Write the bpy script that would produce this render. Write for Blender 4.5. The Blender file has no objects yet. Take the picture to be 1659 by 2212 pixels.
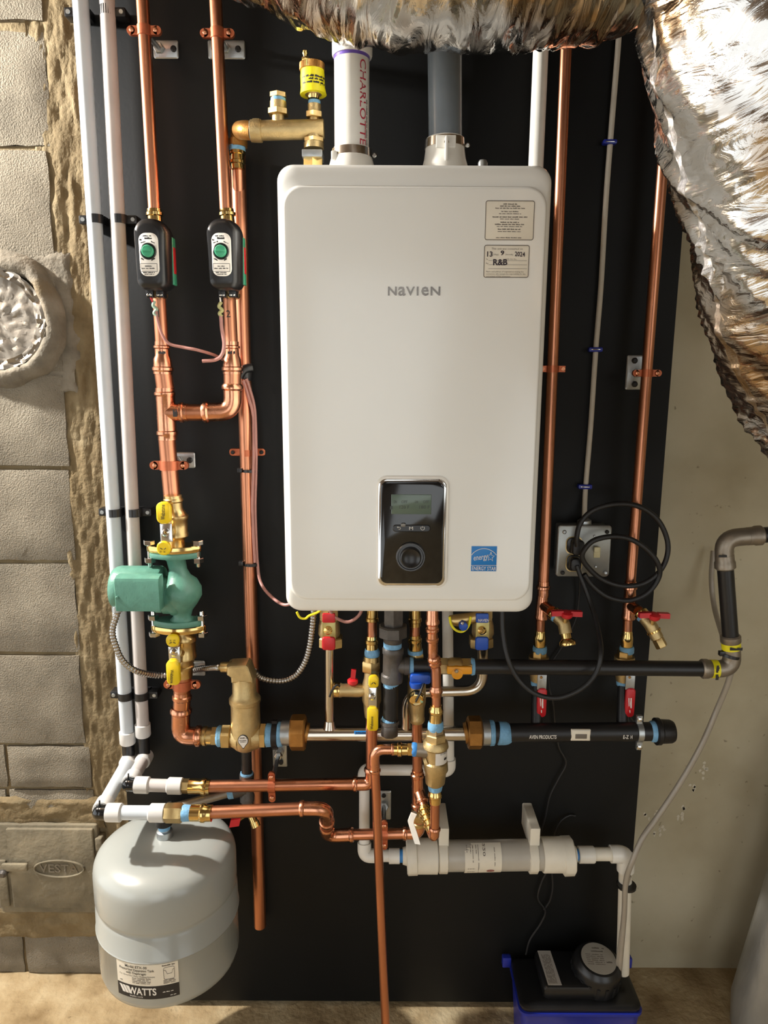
import bpy, bmesh, math, random
from mathutils import Vector, Matrix, noise

random.seed(7)
SC = bpy.context.scene
COL = SC.collection

# ------------------------------------------------------------------ camera
W_PX, H_PX, F_PX = 1659, 2212, 1533.0
PITCH, ROLL = math.radians(10.8), math.radians(0.3)
CAM = Vector((0.0, -1.567, 1.606))
FWD = Vector((0, math.cos(PITCH), -math.sin(PITCH)))
RT0 = Vector((1, 0, 0))
DN0 = Vector((0, -math.sin(PITCH), -math.cos(PITCH)))
RT = RT0 * math.cos(ROLL) - DN0 * math.sin(ROLL)
DN = RT0 * math.sin(ROLL) + DN0 * math.cos(ROLL)
cam_d = bpy.data.cameras.new('camera')
cam_d.sensor_fit = 'VERTICAL'
cam_d.sensor_height = 36.0
cam_d.lens = F_PX / H_PX * 36.0
cam_d.clip_start = 0.02
cam = bpy.data.objects.new('camera', cam_d)
COL.objects.link(cam)
cm = Matrix((RT, -DN, -FWD)).transposed().to_4x4()
cm.translation = CAM
cam.matrix_world = cm
SC.camera = cam

# ------------------------------------------------------------------ world, lamps, exposure
SC.view_settings.view_transform = 'Standard'
SC.view_settings.look = 'None'
SC.view_settings.gamma = 1.0
SC.view_settings.use_curve_mapping = False
SC.view_settings.exposure = 0.0
world = bpy.data.worlds.new('basement')
SC.world = world
world.use_nodes = True
bgn = world.node_tree.nodes['Background']
bgn.inputs[0].default_value = (0.975, 1.0, 1.0, 1)
bgn.inputs[1].default_value = 1.95

def lamp(name, kind, loc, energy, color, size, target=None):
    d = bpy.data.lights.new(name, kind)
    d.energy = energy
    d.color = color
    if kind == 'AREA':
        d.size = size
    else:
        d.shadow_soft_size = size
    o = bpy.data.objects.new(name, d)
    COL.objects.link(o)
    o.location = loc
    if target is not None:
        o.rotation_euler = (Vector(target) - Vector(loc)).to_track_quat('-Z', 'Y').to_euler()
    return o

lamp('work_lamp', 'POINT', (-1.76, -0.20, 2.40), 350, (1.0, 0.98, 0.94), 0.035)

# ------------------------------------------------------------------ pixel helpers (1659 x 2212 photograph)
def at(px, py, y):
    u, v = px - W_PX / 2, py - H_PX / 2
    d = FWD * F_PX + RT * u + DN * v
    t = (y - CAM.y) / d.y
    return CAM + d * t

def R(w, p):                      # pixel width -> radius in metres at a point
    return 0.5 * w * (p - CAM).dot(FWD) / F_PX

def lin(c):
    c = c / 255.0
    return c / 12.92 if c <= 0.04045 else ((c + 0.055) / 1.055) ** 2.4

def rgb(r, g, b):
    return (lin(r), lin(g), lin(b), 1.0)

# ------------------------------------------------------------------ materials
MATS = {}
def M(name, col, metal=0.0, rough=0.5, var=0.0, scale=25.0, bump=0.0, bscale=160.0, stretch=(1, 1, 1),
      spec=0.5, coat=0.0, trans=0.0, sss=0.0, rvar=0.0, col2=None, emit=None, detail=4.0):
    m = bpy.data.materials.new(name)
    m.use_nodes = True
    nt = m.node_tree
    b = nt.nodes['Principled BSDF']
    b.inputs['Base Color'].default_value = col
    b.inputs['Metallic'].default_value = metal
    b.inputs['Roughness'].default_value = rough
    b.inputs['Specular IOR Level'].default_value = spec
    b.inputs['Coat Weight'].default_value = coat
    b.inputs['Coat Roughness'].default_value = 0.12
    b.inputs['Transmission Weight'].default_value = trans
    if sss:
        b.inputs['Subsurface Weight'].default_value = sss
        b.inputs['Subsurface Radius'].default_value = (0.01, 0.009, 0.007)
    if emit:
        b.inputs['Emission Color'].default_value = emit[0]
        b.inputs['Emission Strength'].default_value = emit[1]
    tc = nt.nodes.new('ShaderNodeTexCoord')
    mp = nt.nodes.new('ShaderNodeMapping')
    mp.inputs['Scale'].default_value = stretch
    nt.links.new(tc.outputs['Object'], mp.inputs['Vector'])
    if var or rvar or col2:
        n = nt.nodes.new('ShaderNodeTexNoise')
        n.inputs['Scale'].default_value = scale
        n.inputs['Detail'].default_value = detail
        nt.links.new(mp.outputs[0], n.inputs['Vector'])
        r = nt.nodes.new('ShaderNodeMapRange')
        r.inputs['From Min'].default_value = 0.32
        r.inputs['From Max'].default_value = 0.68
        nt.links.new(n.outputs['Fac'], r.inputs['Value'])
        mx = nt.nodes.new('ShaderNodeMix')
        mx.data_type = 'RGBA'
        c2 = col2 if col2 else tuple(c * (1 - var) for c in col[:3]) + (1,)
        mx.inputs['A'].default_value = c2
        mx.inputs['B'].default_value = col
        nt.links.new(r.outputs[0], mx.inputs['Factor'])
        nt.links.new(mx.outputs['Result'], b.inputs['Base Color'])
        if rvar:
            rr = nt.nodes.new('ShaderNodeMapRange')
            rr.inputs['To Min'].default_value = rough + rvar
            rr.inputs['To Max'].default_value = rough
            nt.links.new(r.outputs[0], rr.inputs['Value'])
            nt.links.new(rr.outputs[0], b.inputs['Roughness'])
    if bump:
        n2 = nt.nodes.new('ShaderNodeTexNoise')
        n2.inputs['Scale'].default_value = bscale
        n2.inputs['Detail'].default_value = 5
        nt.links.new(mp.outputs[0], n2.inputs['Vector'])
        bp = nt.nodes.new('ShaderNodeBump')
        bp.inputs['Strength'].default_value = bump
        bp.inputs['Distance'].default_value = 0.004
        nt.links.new(n2.outputs['Fac'], bp.inputs['Height'])
        nt.links.new(bp.outputs[0], b.inputs['Normal'])
    MATS[name] = m
    return m

copper = M('copper', rgb(212, 144, 110), 1, 0.27, 0.28, 14, 0.04, 90, (1, 1, .25), rvar=.12)
copper_b = M('copper_fitting', rgb(226, 160, 126), 1, 0.2, 0.2, 40, 0.05, 120, rvar=.1)
copper_paint = M('copper_clad_hanger', rgb(196, 112, 78), 0.75, 0.4, 0.15, 60)
brass = M('brass', rgb(210, 182, 126), 1, 0.28, 0.2, 40, 0.05, 160, rvar=.12)
brass_cast = M('cast_brass', rgb(204, 180, 130), 0.9, 0.44, 0.2, 60, 0.18, 420)
brass_pol = M('polished_brass', rgb(228, 196, 128), 1, 0.16, 0.12, 60)
bronze = M('bronze_nut', rgb(176, 128, 68), 0.85, 0.42, 0.25, 50, 0.15, 300)
steel = M('stainless_steel', rgb(206, 198, 186), 1, 0.2, 0.06, 30, 0, 60)
zinc = M('zinc_plate', rgb(186, 190, 190), 0.85, 0.36, 0.22, 45, 0.06, 200)
chrome = M('chrome', rgb(220, 220, 218), 1, 0.14, 0.1, 30)
black_iron = M('black_iron', rgb(44, 42, 41), 0.45, 0.42, 0.3, 40, 0.12, 300)
grey_iron = M('grey_malleable_iron', rgb(92, 88, 84), 0.5, 0.45, 0.25, 60, 0.2, 400)
gas_black = M('black_gas_pipe', rgb(34, 33, 33), 0.2, 0.38, 0.25, 20, 0.05, 200)
grey_elbow = M('grey_press_fitting', rgb(150, 140, 126), 0.75, 0.42, 0.15, 50, 0.1, 300)
dope = M('blue_pipe_dope', rgb(122, 176, 214), 0, 0.5, 0.25, 80, 0.4, 180)
tape_blue = M('bright_blue_tape', rgb(60, 140, 215), 0, 0.5, 0.15, 80, 0.3, 160)
pvc = M('white_pvc', rgb(230, 226, 216), 0, 0.33, 0.06, 30, 0, spec=.5, coat=.1)
pvc_cream = M('cream_pvc', rgb(228, 221, 204), 0, 0.42, 0.08, 25, 0.03, 200)
pvc_grey = M('grey_pvc', rgb(116, 124, 130), 0, 0.3, 0.12, 25, 0, coat=.15)
pvc_tube = M('clear_grey_tube', rgb(182, 176, 164), 0, 0.3, 0.1, 20, 0, coat=.2)
pex = M('white_plastic_tube', rgb(200, 207, 212), 0, 0.36, 0.05, 20, 0, sss=.15)
pex_pink = M('translucent_plastic_tube', rgb(196, 190, 186), 0, 0.34, 0.1, 20, 0, sss=.15)
pex_collar = M('white_expansion_collar', rgb(212, 210, 206), 0, 0.36, 0.05, 20, 0, sss=.15)
black_pl = M('black_plastic', rgb(26, 26, 27), 0, 0.32, 0.2, 40)
black_rub = M('black_rubber', rgb(30, 30, 31), 0, 0.48, 0.2, 40)
black_gloss = M('black_gloss', rgb(14, 17, 20), 0, 0.1, 0.2, 20, coat=.4)
board_m = M('black_painted_plywood', rgb(17, 18, 18), 0, 0.5, 0.35, 3.0, 0.05, 120, spec=.26, rvar=.12)
enamel = M('white_enamel', rgb(236, 235, 228), 0, 0.22, 0.03, 5, 0, coat=.35)
bezel_m = M('white_bezel', rgb(236, 232, 222), 0, 0.25, 0.02, 10)
pump_green = M('green_cast_paint', rgb(88, 140, 122), 0, 0.4, 0.18, 50, 0.12, 260, spec=.5)
dial_green = M('green_dial', rgb(62, 150, 112), 0, 0.3, 0.1, 40)
red = M('red_plastic', rgb(196, 30, 38), 0, 0.4, 0.12, 40)
yellow = M('yellow_vinyl', rgb(234, 200, 22), 0, 0.38, 0.1, 40)
yellow_l = M('yellow_paper', rgb(238, 226, 28), 0, 0.5, 0.12, 60)
orange = M('amber_plastic', rgb(232, 156, 22), 0, 0.4, 0.1, 40)
blue = M('blue_vinyl', rgb(26, 78, 178), 0, 0.38, 0.12, 40)
sticker_blue = M('blue_sticker', rgb(20, 118, 190), 0, 0.4, 0.04, 20)
navy = M('blue_pump_tank', rgb(30, 44, 150), 0, 0.32, 0.15, 20)
paper = M('cream_label', rgb(226, 218, 200), 0, 0.55, 0.05, 30)
paper_w = M('white_label', rgb(224, 218, 208), 0, 0.5, 0.05, 30)
ink = M('black_ink', rgb(34, 31, 30), 0, 0.6, 0.1, 60)
ink_grey = M('grey_ink', rgb(112, 104, 94), 0, 0.6, 0.1, 60)
ink_red = M('red_print', rgb(186, 44, 66), 0, 0.5, 0.1, 60)
ink_purple = M('purple_primer', rgb(104, 78, 168), 0, 0.35, 0.15, 60)
ink_white = M('white_print', rgb(226, 222, 214), 0, 0.5, 0.05, 60)
lcd = M('lcd_glass', rgb(92, 108, 96), 0, 0.2, 0.08, 20)
tank_m = M('grey_tank_enamel', rgb(158, 161, 156), 0, 0.26, 0.04, 8, 0.02, 60, coat=.3)
wire_m = M('brown_wire_jacket', rgb(168, 118, 108), 0, 0.45, 0.12, 60)
cable_m = M('white_cable', rgb(196, 188, 172), 0, 0.5, 0.08, 30)
vinyl = M('clear_vinyl', rgb(176, 166, 150), 0, 0.28, 0.1, 30, coat=.3, trans=.25)
wood_m = M('furring_wood', rgb(120, 92, 62), 0, 0.7, 0.3, 12, 0.2, 60, (1, 1, .1))
joist_m = M('dark_joist_ceiling', rgb(112, 92, 70), 0, 0.8, 0.35, 6, 0.2, 40)

def rough_mat(name, base, dark, light, sc=6.0, bump=.5, bsc=90, pits=0.0, stain=None, low=1.0):
    m = bpy.data.materials.new(name)
    m.use_nodes = True
    nt = m.node_tree
    b = nt.nodes['Principled BSDF']
    b.inputs['Roughness'].default_value = 0.88
    b.inputs['Specular IOR Level'].default_value = 0.2
    tc = nt.nodes.new('ShaderNodeTexCoord')
    def nz(scale, det, vec=None):
        n = nt.nodes.new('ShaderNodeTexNoise')
        n.inputs['Scale'].default_value = scale
        n.inputs['Detail'].default_value = det
        nt.links.new(tc.outputs['Object'], n.inputs['Vector'])
        return n
    n1 = nz(sc, 6)
    cr = nt.nodes.new('ShaderNodeValToRGB')
    e = cr.color_ramp.elements
    e[0].position, e[0].color = 0.3, dark
    e[1].position, e[1].color = 0.72, light
    mid = e.new(0.5)
    mid.color = base
    nt.links.new(n1.outputs['Fac'], cr.inputs['Fac'])
    out = cr.outputs['Color']
    if pits:
        n2 = nz(pits, 3)
        cr2 = nt.nodes.new('ShaderNodeValToRGB')
        cr2.color_ramp.elements[0].position, cr2.color_ramp.elements[0].color = 0.24, (.42, .40, .38, 1)
        cr2.color_ramp.elements[1].position, cr2.color_ramp.elements[1].color = 0.31, (1, 1, 1, 1)
        nt.links.new(n2.outputs['Fac'], cr2.inputs['Fac'])
        mx = nt.nodes.new('ShaderNodeMix')
        mx.data_type, mx.blend_type = 'RGBA', 'MULTIPLY'
        mx.inputs['Factor'].default_value = 0.8
        nt.links.new(out, mx.inputs['A'])
        nt.links.new(cr2.outputs['Color'], mx.inputs['B'])
        out = mx.outputs['Result']
    if stain:
        n3 = nz(stain[0], 4)
        cr3 = nt.nodes.new('ShaderNodeValToRGB')
        cr3.color_ramp.elements[0].position, cr3.color_ramp.elements[0].color = 0.52, (0, 0, 0, 1)
        cr3.color_ramp.elements[1].position, cr3.color_ramp.elements[1].color = 0.64, (1, 1, 1, 1)
        nt.links.new(n3.outputs['Fac'], cr3.inputs['Fac'])
        mx = nt.nodes.new('ShaderNodeMix')
        mx.data_type = 'RGBA'
        nt.links.new(cr3.outputs['Color'], mx.inputs['Factor'])
        nt.links.new(out, mx.inputs['A'])
        mx.inputs['B'].default_value = stain[1]
        out = mx.outputs['Result']
    nt.links.new(out, b.inputs['Base Color'])
    nb = nz(bsc, 6)
    nb2 = nz(bsc * .18, 4)
    ad = nt.nodes.new('ShaderNodeMath')
    ad.operation = 'ADD'
    nt.links.new(nb.outputs['Fac'], ad.inputs[0])
    ml = nt.nodes.new('ShaderNodeMath')
    ml.operation = 'MULTIPLY'
    ml.inputs[1].default_value = low
    nt.links.new(nb2.outputs['Fac'], ml.inputs[0])
    nt.links.new(ml.outputs[0], ad.inputs[1])
    bp = nt.nodes.new('ShaderNodeBump')
    bp.inputs['Strength'].default_value = bump
    bp.inputs['Distance'].default_value = 0.006
    nt.links.new(ad.outputs[0], bp.inputs['Height'])
    nt.links.new(bp.outputs[0], b.inputs['Normal'])
    return m

concrete = rough_mat('poured_concrete', rgb(178, 168, 142), rgb(160, 149, 122), rgb(192, 183, 158), 3.2, .16, 40, 55)
floor_m = rough_mat('dusty_concrete_floor', rgb(164, 143, 108), rgb(128, 106, 74), rgb(190, 172, 138), 9, .7, 60, 40)
block_m = rough_mat('concrete_block', rgb(128, 120, 105), rgb(110, 103, 90), rgb(144, 136, 120), 9, .8, 300, 140, None, .25)
mortar_m = rough_mat('mortar', rgb(122, 107, 80), rgb(98, 84, 60), rgb(142, 128, 100), 12, .7, 70, 0, (5, rgb(122, 106, 78)))
cement_m = rough_mat('grey_cement', rgb(122, 114, 100), rgb(96, 90, 79), rgb(142, 135, 121), 14, .6, 80, 0, (6, rgb(116, 100, 74)))
iron_door = rough_mat('old_cast_iron_door', rgb(120, 112, 94), rgb(92, 86, 72), rgb(142, 132, 110), 10, .4, 70, 0)

def foil_mat():
    m = bpy.data.materials.new('crinkled_foil_wrap')
    m.use_nodes = True
    nt = m.node_tree
    b = nt.nodes['Principled BSDF']
    uv = nt.nodes.new('ShaderNodeUVMap')
    mp = nt.nodes.new('ShaderNodeMapping')
    mp.inputs['Scale'].default_value = (5.5, 1.3, 1)
    nt.links.new(uv.outputs[0], mp.inputs['Vector'])
    n1 = nt.nodes.new('ShaderNodeTexNoise')
    n1.inputs['Scale'].default_value = 9
    n1.inputs['Detail'].default_value = 6
    n1.inputs['Distortion'].default_value = 1.2
    nt.links.new(mp.outputs[0], n1.inputs['Vector'])
    cr = nt.nodes.new('ShaderNodeValToRGB')
    e = cr.color_ramp.elements
    e[0].position, e[0].color = 0.42, rgb(146, 124, 98)  # tan patches paint the reflection of brown surroundings into the foil colour
    e[1].position, e[1].color = 0.58, rgb(190, 187, 183)
    tc = nt.nodes.new('ShaderNodeTexCoord')
    n0 = nt.nodes.new('ShaderNodeTexNoise')
    n0.inputs['Scale'].default_value = 6
    nt.links.new(tc.outputs['Object'], n0.inputs['Vector'])
    nt.links.new(n0.outputs['Fac'], cr.inputs['Fac'])
    nt.links.new(cr.outputs['Color'], b.inputs['Base Color'])
    b.inputs['Metallic'].default_value = 1.0
    b.inputs['Roughness'].default_value = 0.14
    bp = nt.nodes.new('ShaderNodeBump')
    bp.inputs['Strength'].default_value = 0.45
    bp.inputs['Distance'].default_value = 0.012
    nt.links.new(n1.outputs['Fac'], bp.inputs['Height'])
    nt.links.new(bp.outputs[0], b.inputs['Normal'])
    return m
foil = foil_mat()

# ------------------------------------------------------------------ mesh builder
def basis(d):
    d = d.normalized()
    a = Vector((0, 0, 1)) if abs(d.z) < 0.9 else Vector((0, 1, 0))
    u = a.cross(d).normalized()
    return u, d.cross(u).normalized()

def path(pts, fil=0.0, seg=6):
    pts = [Vector(p) for p in pts]
    if fil <= 0 or len(pts) < 3:
        return pts
    out = [pts[0]]
    for i in range(1, len(pts) - 1):
        a, b, c = pts[i - 1], pts[i], pts[i + 1]
        u, w = (a - b), (c - b)
        lu, lw = u.length, w.length
        if lu < 1e-6 or lw < 1e-6:
            continue
        u, w = u / lu, w / lw
        ang = u.angle(w)
        if ang > 3.10:
            out.append(b)
            continue
        t = min(fil / math.tan(ang / 2), lu * 0.49, lw * 0.49)
        p0, p1 = b + u * t, b + w * t
        for k in range(seg + 1):
            s = k / seg
            out.append(p0 * (1 - s) ** 2 + b * (2 * s * (1 - s)) + p1 * s ** 2)
    out.append(pts[-1])
    return out

def spline(pts, n=8):             # Catmull-Rom through the points
    P = [Vector(p) for p in pts]
    P = [P[0] * 2 - P[1]] + P + [P[-1] * 2 - P[-2]]
    out = []
    for i in range(1, len(P) - 2):
        a, b, c, d = P[i - 1:i + 3]
        for k in range(n):
            t = k / n
            out.append(0.5 * ((2 * b) + (c - a) * t + (2 * a - 5 * b + 4 * c - d) * t * t + (3 * b - a - 3 * c + d) * t ** 3))
    out.append(P[-2])
    return out

class MB:
    def __init__(s):
        s.v, s.f, s.uv = [], [], None
    def tube(s, pts, r, n=14, cap=True):
        pts = [Vector(p) for p in pts]
        m = len(pts)
        rs = r if isinstance(r, (list, tuple)) else [r] * m
        T = []
        for i in range(m):
            d = pts[min(i + 1, m - 1)] - pts[max(i - 1, 0)]
            T.append(d.normalized() if d.length > 1e-9 else (T[-1] if T else Vector((0, 0, 1))))
        u, w = basis(T[0])
        base = len(s.v)
        for i in range(m):
            if i:
                u = (u - T[i] * u.dot(T[i]))
                u = u.normalized() if u.length > 1e-6 else basis(T[i])[0]
                w = T[i].cross(u)
            for k in range(n):
                a = 2 * math.pi * k / n
                s.v.append(pts[i] + (u * math.cos(a) + w * math.sin(a)) * rs[i])
        for i in range(m - 1):
            for k in range(n):
                k2 = (k + 1) % n
                s.f.append((base + i * n + k, base + i * n + k2, base + (i + 1) * n + k2, base + (i + 1) * n + k))
        if cap:
            s.f.append(tuple(base + k for k in reversed(range(n))))
            s.f.append(tuple(base + (m - 1) * n + k for k in range(n)))
        return s
    def lathe(s, p, d, prof, n=20, cap=True, ph=0.0):
        p, d = Vector(p), Vector(d).normalized()
        u, w = basis(d)
        base = len(s.v)
        for t, r in prof:
            for k in range(n):
                a = 2 * math.pi * k / n + ph
                s.v.append(p + d * t + (u * math.cos(a) + w * math.sin(a)) * max(r, 1e-5))
        m = len(prof)
        for i in range(m - 1):
            for k in range(n):
                k2 = (k + 1) % n
                s.f.append((base + i * n + k, base + i * n + k2, base + (i + 1) * n + k2, base + (i + 1) * n + k))
        if cap:
            s.f.append(tuple(base + k for k in reversed(range(n))))
            s.f.append(tuple(base + (m - 1) * n + k for k in range(n)))
        return s
    def hexn(s, p, d, r, L, n=6, ph=0.0):
        return s.lathe(p, d, [(0, r * .9), (L * .1, r), (L * .9, r), (L, r * .9)], n, True, ph)
    def ball(s, c, r, n=14):
        c = Vector(c)
        return s.lathe(c - Vector((0, 0, r)), (0, 0, 1), [(r - r * math.cos(math.pi * i / 8), r * math.sin(math.pi * i / 8)) for i in range(9)], n)
    def loft(s, loops, cap0=True, cap1=True):
        base, n = len(s.v), len(loops[0])
        for lp in loops:
            s.v.extend(Vector(q) for q in lp)
        for i in range(len(loops) - 1):
            for k in range(n):
                k2 = (k + 1) % n
                s.f.append((base + i * n + k, base + i * n + k2, base + (i + 1) * n + k2, base + (i + 1) * n + k))
        if cap0:
            s.f.append(tuple(base + k for k in reversed(range(n))))
        if cap1:
            s.f.append(tuple(base + (len(loops) - 1) * n + k for k in range(n)))
        return s
    def box(s, x0, x1, y0, y1, z0, z1, b=0.0):
        if b <= 0:
            return s.loft([[(x0, y, z0), (x1, y, z0), (x1, y, z1), (x0, y, z1)] for y in (y0, y1)])
        b = min(b, .45 * min(x1 - x0, z1 - z0, y1 - y0))
        L = []
        for y, i in ((y0, b), (y0 + .3 * b, .3 * b), (y0 + b, 0), (y1 - b, 0), (y1 - .3 * b, .3 * b), (y1, b)):
            L.append(rrect(x0 + i, x1 - i, z0 + i, z1 - i, b * 1.4, y, 3))
        return s.loft(L)
    def obox(s, c, a, b, d):
        c, a, b, d = Vector(c), Vector(a), Vector(b), Vector(d)
        return s.loft([[c + a * i + b * j + d * k for i, j in ((-1, -1), (1, -1), (1, 1), (-1, 1))] for k in (-1, 1)])

def rrect(x0, x1, z0, z1, r, y, n=5):
    r = max(min(r, (x1 - x0) * .49, (z1 - z0) * .49), 1e-5)
    out = []
    for cx, cz, a0 in ((x1 - r, z0 + r, -90), (x1 - r, z1 - r, 0), (x0 + r, z1 - r, 90), (x0 + r, z0 + r, 180)):
        for k in range(n + 1):
            a = math.radians(a0 + 90 * k / n)
            out.append(Vector((cx + r * math.cos(a), y, cz + r * math.sin(a))))
    return out

def rrect2(x0, x1, z0, z1, rt, rb, y, n=8):
    out = []
    for cx, cz, a0, r in ((x1 - rb, z0 + rb, -90, rb), (x1 - rt, z1 - rt, 0, rt), (x0 + rt, z1 - rt, 90, rt), (x0 + rb, z0 + rb, 180, rb)):
        for k in range(n + 1):
            a = math.radians(a0 + 90 * k / n)
            out.append(Vector((cx + r * math.cos(a), y, cz + r * math.sin(a))))
    return out

LOC = {}
def _mesh(name, mb, mat, off, angle=38):
    me = bpy.data.meshes.new(name)
    me.from_pydata([tuple(v - off) for v in mb.v], [], mb.f)
    me.validate()
    bm = bmesh.new()
    bm.from_mesh(me)
    bmesh.ops.recalc_face_normals(bm, faces=bm.faces)
    bm.to_mesh(me)
    bm.free()
    if mat:
        me.materials.append(mat)
    me.polygons.foreach_set('use_smooth', [True] * len(me.polygons))
    me.set_sharp_from_angle(angle=math.radians(angle))
    return me

def add(parent, name, mb, mat, label=None, angle=38, kind=None):
    off = LOC[parent.name]
    o = bpy.data.objects.new(name, _mesh(name, mb, mat, off, angle))
    COL.objects.link(o)
    o.parent = parent
    LOC[o.name] = off
    if label:
        o['label'] = label
    if kind:
        o['kind'] = kind
    return o

def thing(name, label, cat, loc, group=None):
    o = bpy.data.objects.new(name, None)
    COL.objects.link(o)
    o.empty_display_size = 0.03
    o.location = loc
    LOC[o.name] = Vector(loc)
    o['label'], o['category'] = label, cat
    if group:
        o['group'] = group
    return o

def solo(name, label, cat, mb, mat, group=None, angle=38):
    xs, ys, zs = [v.x for v in mb.v], [v.y for v in mb.v], [v.z for v in mb.v]
    off = Vector(((min(xs) + max(xs)) / 2, (min(ys) + max(ys)) / 2, min(zs)))
    o = bpy.data.objects.new(name, _mesh(name, mb, mat, off, angle))
    COL.objects.link(o)
    o.location = off
    LOC[o.name] = off
    o['label'], o['category'] = label, cat
    if group:
        o['group'] = group
    return o

def struct(name, mb, mat, angle=38):
    o = bpy.data.objects.new(name, _mesh(name, mb, mat, Vector((0, 0, 0)), angle))
    COL.objects.link(o)
    LOC[o.name] = Vector((0, 0, 0))
    o['kind'] = 'structure'
    return o

# ---- shapes given by photograph pixels at a known depth y
def pfm(mb, y, pts, n=20):
    P = [at(q[0], q[1], q[3] if len(q) > 3 else y) for q in pts]
    d = (P[-1] - P[0]).normalized()
    u, w = basis(d)
    base = len(mb.v)
    for q, p in zip(pts, P):
        r = R(q[2], p)
        for k in range(n):
            a = 2 * math.pi * (k + .5) / n
            mb.v.append(p + (u * math.cos(a) + w * math.sin(a)) * r)
    m = len(P)
    for i in range(m - 1):
        for k in range(n):
            k2 = (k + 1) % n
            mb.f.append((base + i * n + k, base + i * n + k2, base + (i + 1) * n + k2, base + (i + 1) * n + k))
    mb.f.append(tuple(base + k for k in reversed(range(n))))
    mb.f.append(tuple(base + (m - 1) * n + k for k in range(n)))
    return mb

def pf(root, name, mat, y, pts, n=20, label=None):
    return add(root, name, pfm(MB(), y, pts, n), mat, label)

def nut(root, name, mat, y, a, b, w, n=6):      # hexagonal body between two pixels
    (x0, y0), (x1, y1) = a, b
    L = [(x0 + (x1 - x0) * t, y0 + (y1 - y0) * t, w * k) for t, k in ((0, .9), (.1, 1), (.9, 1), (1, .9))]
    return pf(root, name, mat, y, L, n)

def pbm(mb, rect, yf, yb, b=0.002):
    x0, y0, x1, y1 = rect
    p, q = at(x0, (y0 + y1) / 2, yf), at(x1, (y0 + y1) / 2, yf)
    t, d = at((x0 + x1) / 2, y0, yf), at((x0 + x1) / 2, y1, yf)
    return mb.box(p.x, q.x, yf, yb, d.z, t.z, b)

def pb(root, name, mat, rect, yf, yb, b=0.002, label=None):
    return add(root, name, pbm(MB(), rect, yf, yb, b), mat, label)

def pplate(mb, rect, yf, th, rpx):              # rounded plate facing the room
    x0, y0, x1, y1 = rect
    p, q = at(x0, (y0 + y1) / 2, yf), at(x1, (y0 + y1) / 2, yf)
    t, d = at((x0 + x1) / 2, y0, yf), at((x0 + x1) / 2, y1, yf)
    r = 2 * R(rpx, p)
    i = min(th * .4, .002)
    return mb.loft([rrect(p.x + i, q.x - i, d.z + i, t.z - i, r, yf), rrect(p.x, q.x, d.z, t.z, r, yf + i), rrect(p.x, q.x, d.z, t.z, r, yf + th)])

def plate(root, name, mat, rect, yf, th, rpx, label=None):
    return add(root, name, pplate(MB(), rect, yf, th, rpx), mat, label)

def ptube(root, name, mat, pts, w, fil=0.0, n=14, label=None, spl=0):
    P = [at(*q) for q in pts]
    r = R(w, P[len(P) // 2])
    P = spline(P, spl) if spl else path(P, fil)
    return add(root, name, MB().tube(P, r, n), mat, label)

def bead(root, p, d, r, mat=None, L=None, name='press_collar'):   # press-fit end: sleeve with a raised bead
    L = L or r * 1.5
    return add(root, name, MB().lathe(Vector(p), Vector(d), [(0, r * 1.02), (0, r * 1.1), (L * .3, r * 1.1), (L * .4, r * 1.26), (L * .62, r * 1.26), (L * .72, r * 1.1), (L, r * 1.1), (L, r * 1.02)], 20), mat or copper_b)

def elbow(root, a, c, b, r, fil, mat=None, name='elbow'):  # curved fitting from a round corner c to b with beads at both ends
    a, c, b = Vector(a), Vector(c), Vector(b)
    o = add(root, name, MB().tube(path([a, c, b], fil, 8), r * 1.1, 20), mat or copper_b)
    for p, q in ((a, c), (b, c)):
        d = (q - p).normalized()
        add(o, 'bead', MB().lathe(p, d, [(0, r * 1.1), (r * .25, r * 1.28), (r * .6, r * 1.28), (r * .8, r * 1.1)], 20), mat or copper_b)
    return o

# ---- lettering
def text_mb(s, put, res=2, font_w=1.0):
    cu = bpy.data.curves.new('t', 'FONT')
    cu.body = s
    cu.resolution_u = res
    cu.offset = 0.012 * (font_w - 1)
    ob = bpy.data.objects.new('t', cu)
    me = bpy.data.meshes.new_from_object(ob)
    mb = MB()
    if len(me.vertices):
        xs, ys = [v.co.x for v in me.vertices], [v.co.y for v in me.vertices]
        x0, x1 = min(xs), max(xs)
        y0, y1 = min(min(ys), 0), max(ys)
        for v in me.vertices:
            mb.v.append(put((v.co.x - x0) / (x1 - x0 + 1e-9), v.co.y / max(y1, 1e-6)))
        mb.f = [tuple(p.vertices) for p in me.polygons]
    bpy.data.objects.remove(ob)
    bpy.data.meshes.remove(me)
    bpy.data.curves.remove(cu)
    return mb

def merge(mbs):
    out = MB()
    for m in mbs:
        k = len(out.v)
        out.v += m.v
        out.f += [tuple(i + k for i in f) for f in m.f]
    return out

def tline(s, x0, x1, yb, h, yd, dx=0.0, font_w=1.0, res=2):     # text on a plane facing the room: pixel box
    p, q, t = at(x0, yb, yd), at(x1, yb + dx, yd), at(x0, yb - h, yd)
    up = Vector((0, 0, (t - p).z))
    return text_mb(s, lambda u, v: p + (q - p) * u + up * v, res, font_w)

def texts(root, name, mat, lines, label=None):
    return add(root, name, merge(lines), mat, label, angle=80, kind='stuff' if 'print' in name else None)

def screw(root, px, py, y, w, mat=None, name='screw', d=(0, -1, 0)):
    p = at(px, py, y)
    r = R(w, p)
    return add(root, name, MB().lathe(p, Vector(d), [(0, r), (r * .5, r), (r * .8, r * .6)], 10), mat or zinc)

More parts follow.
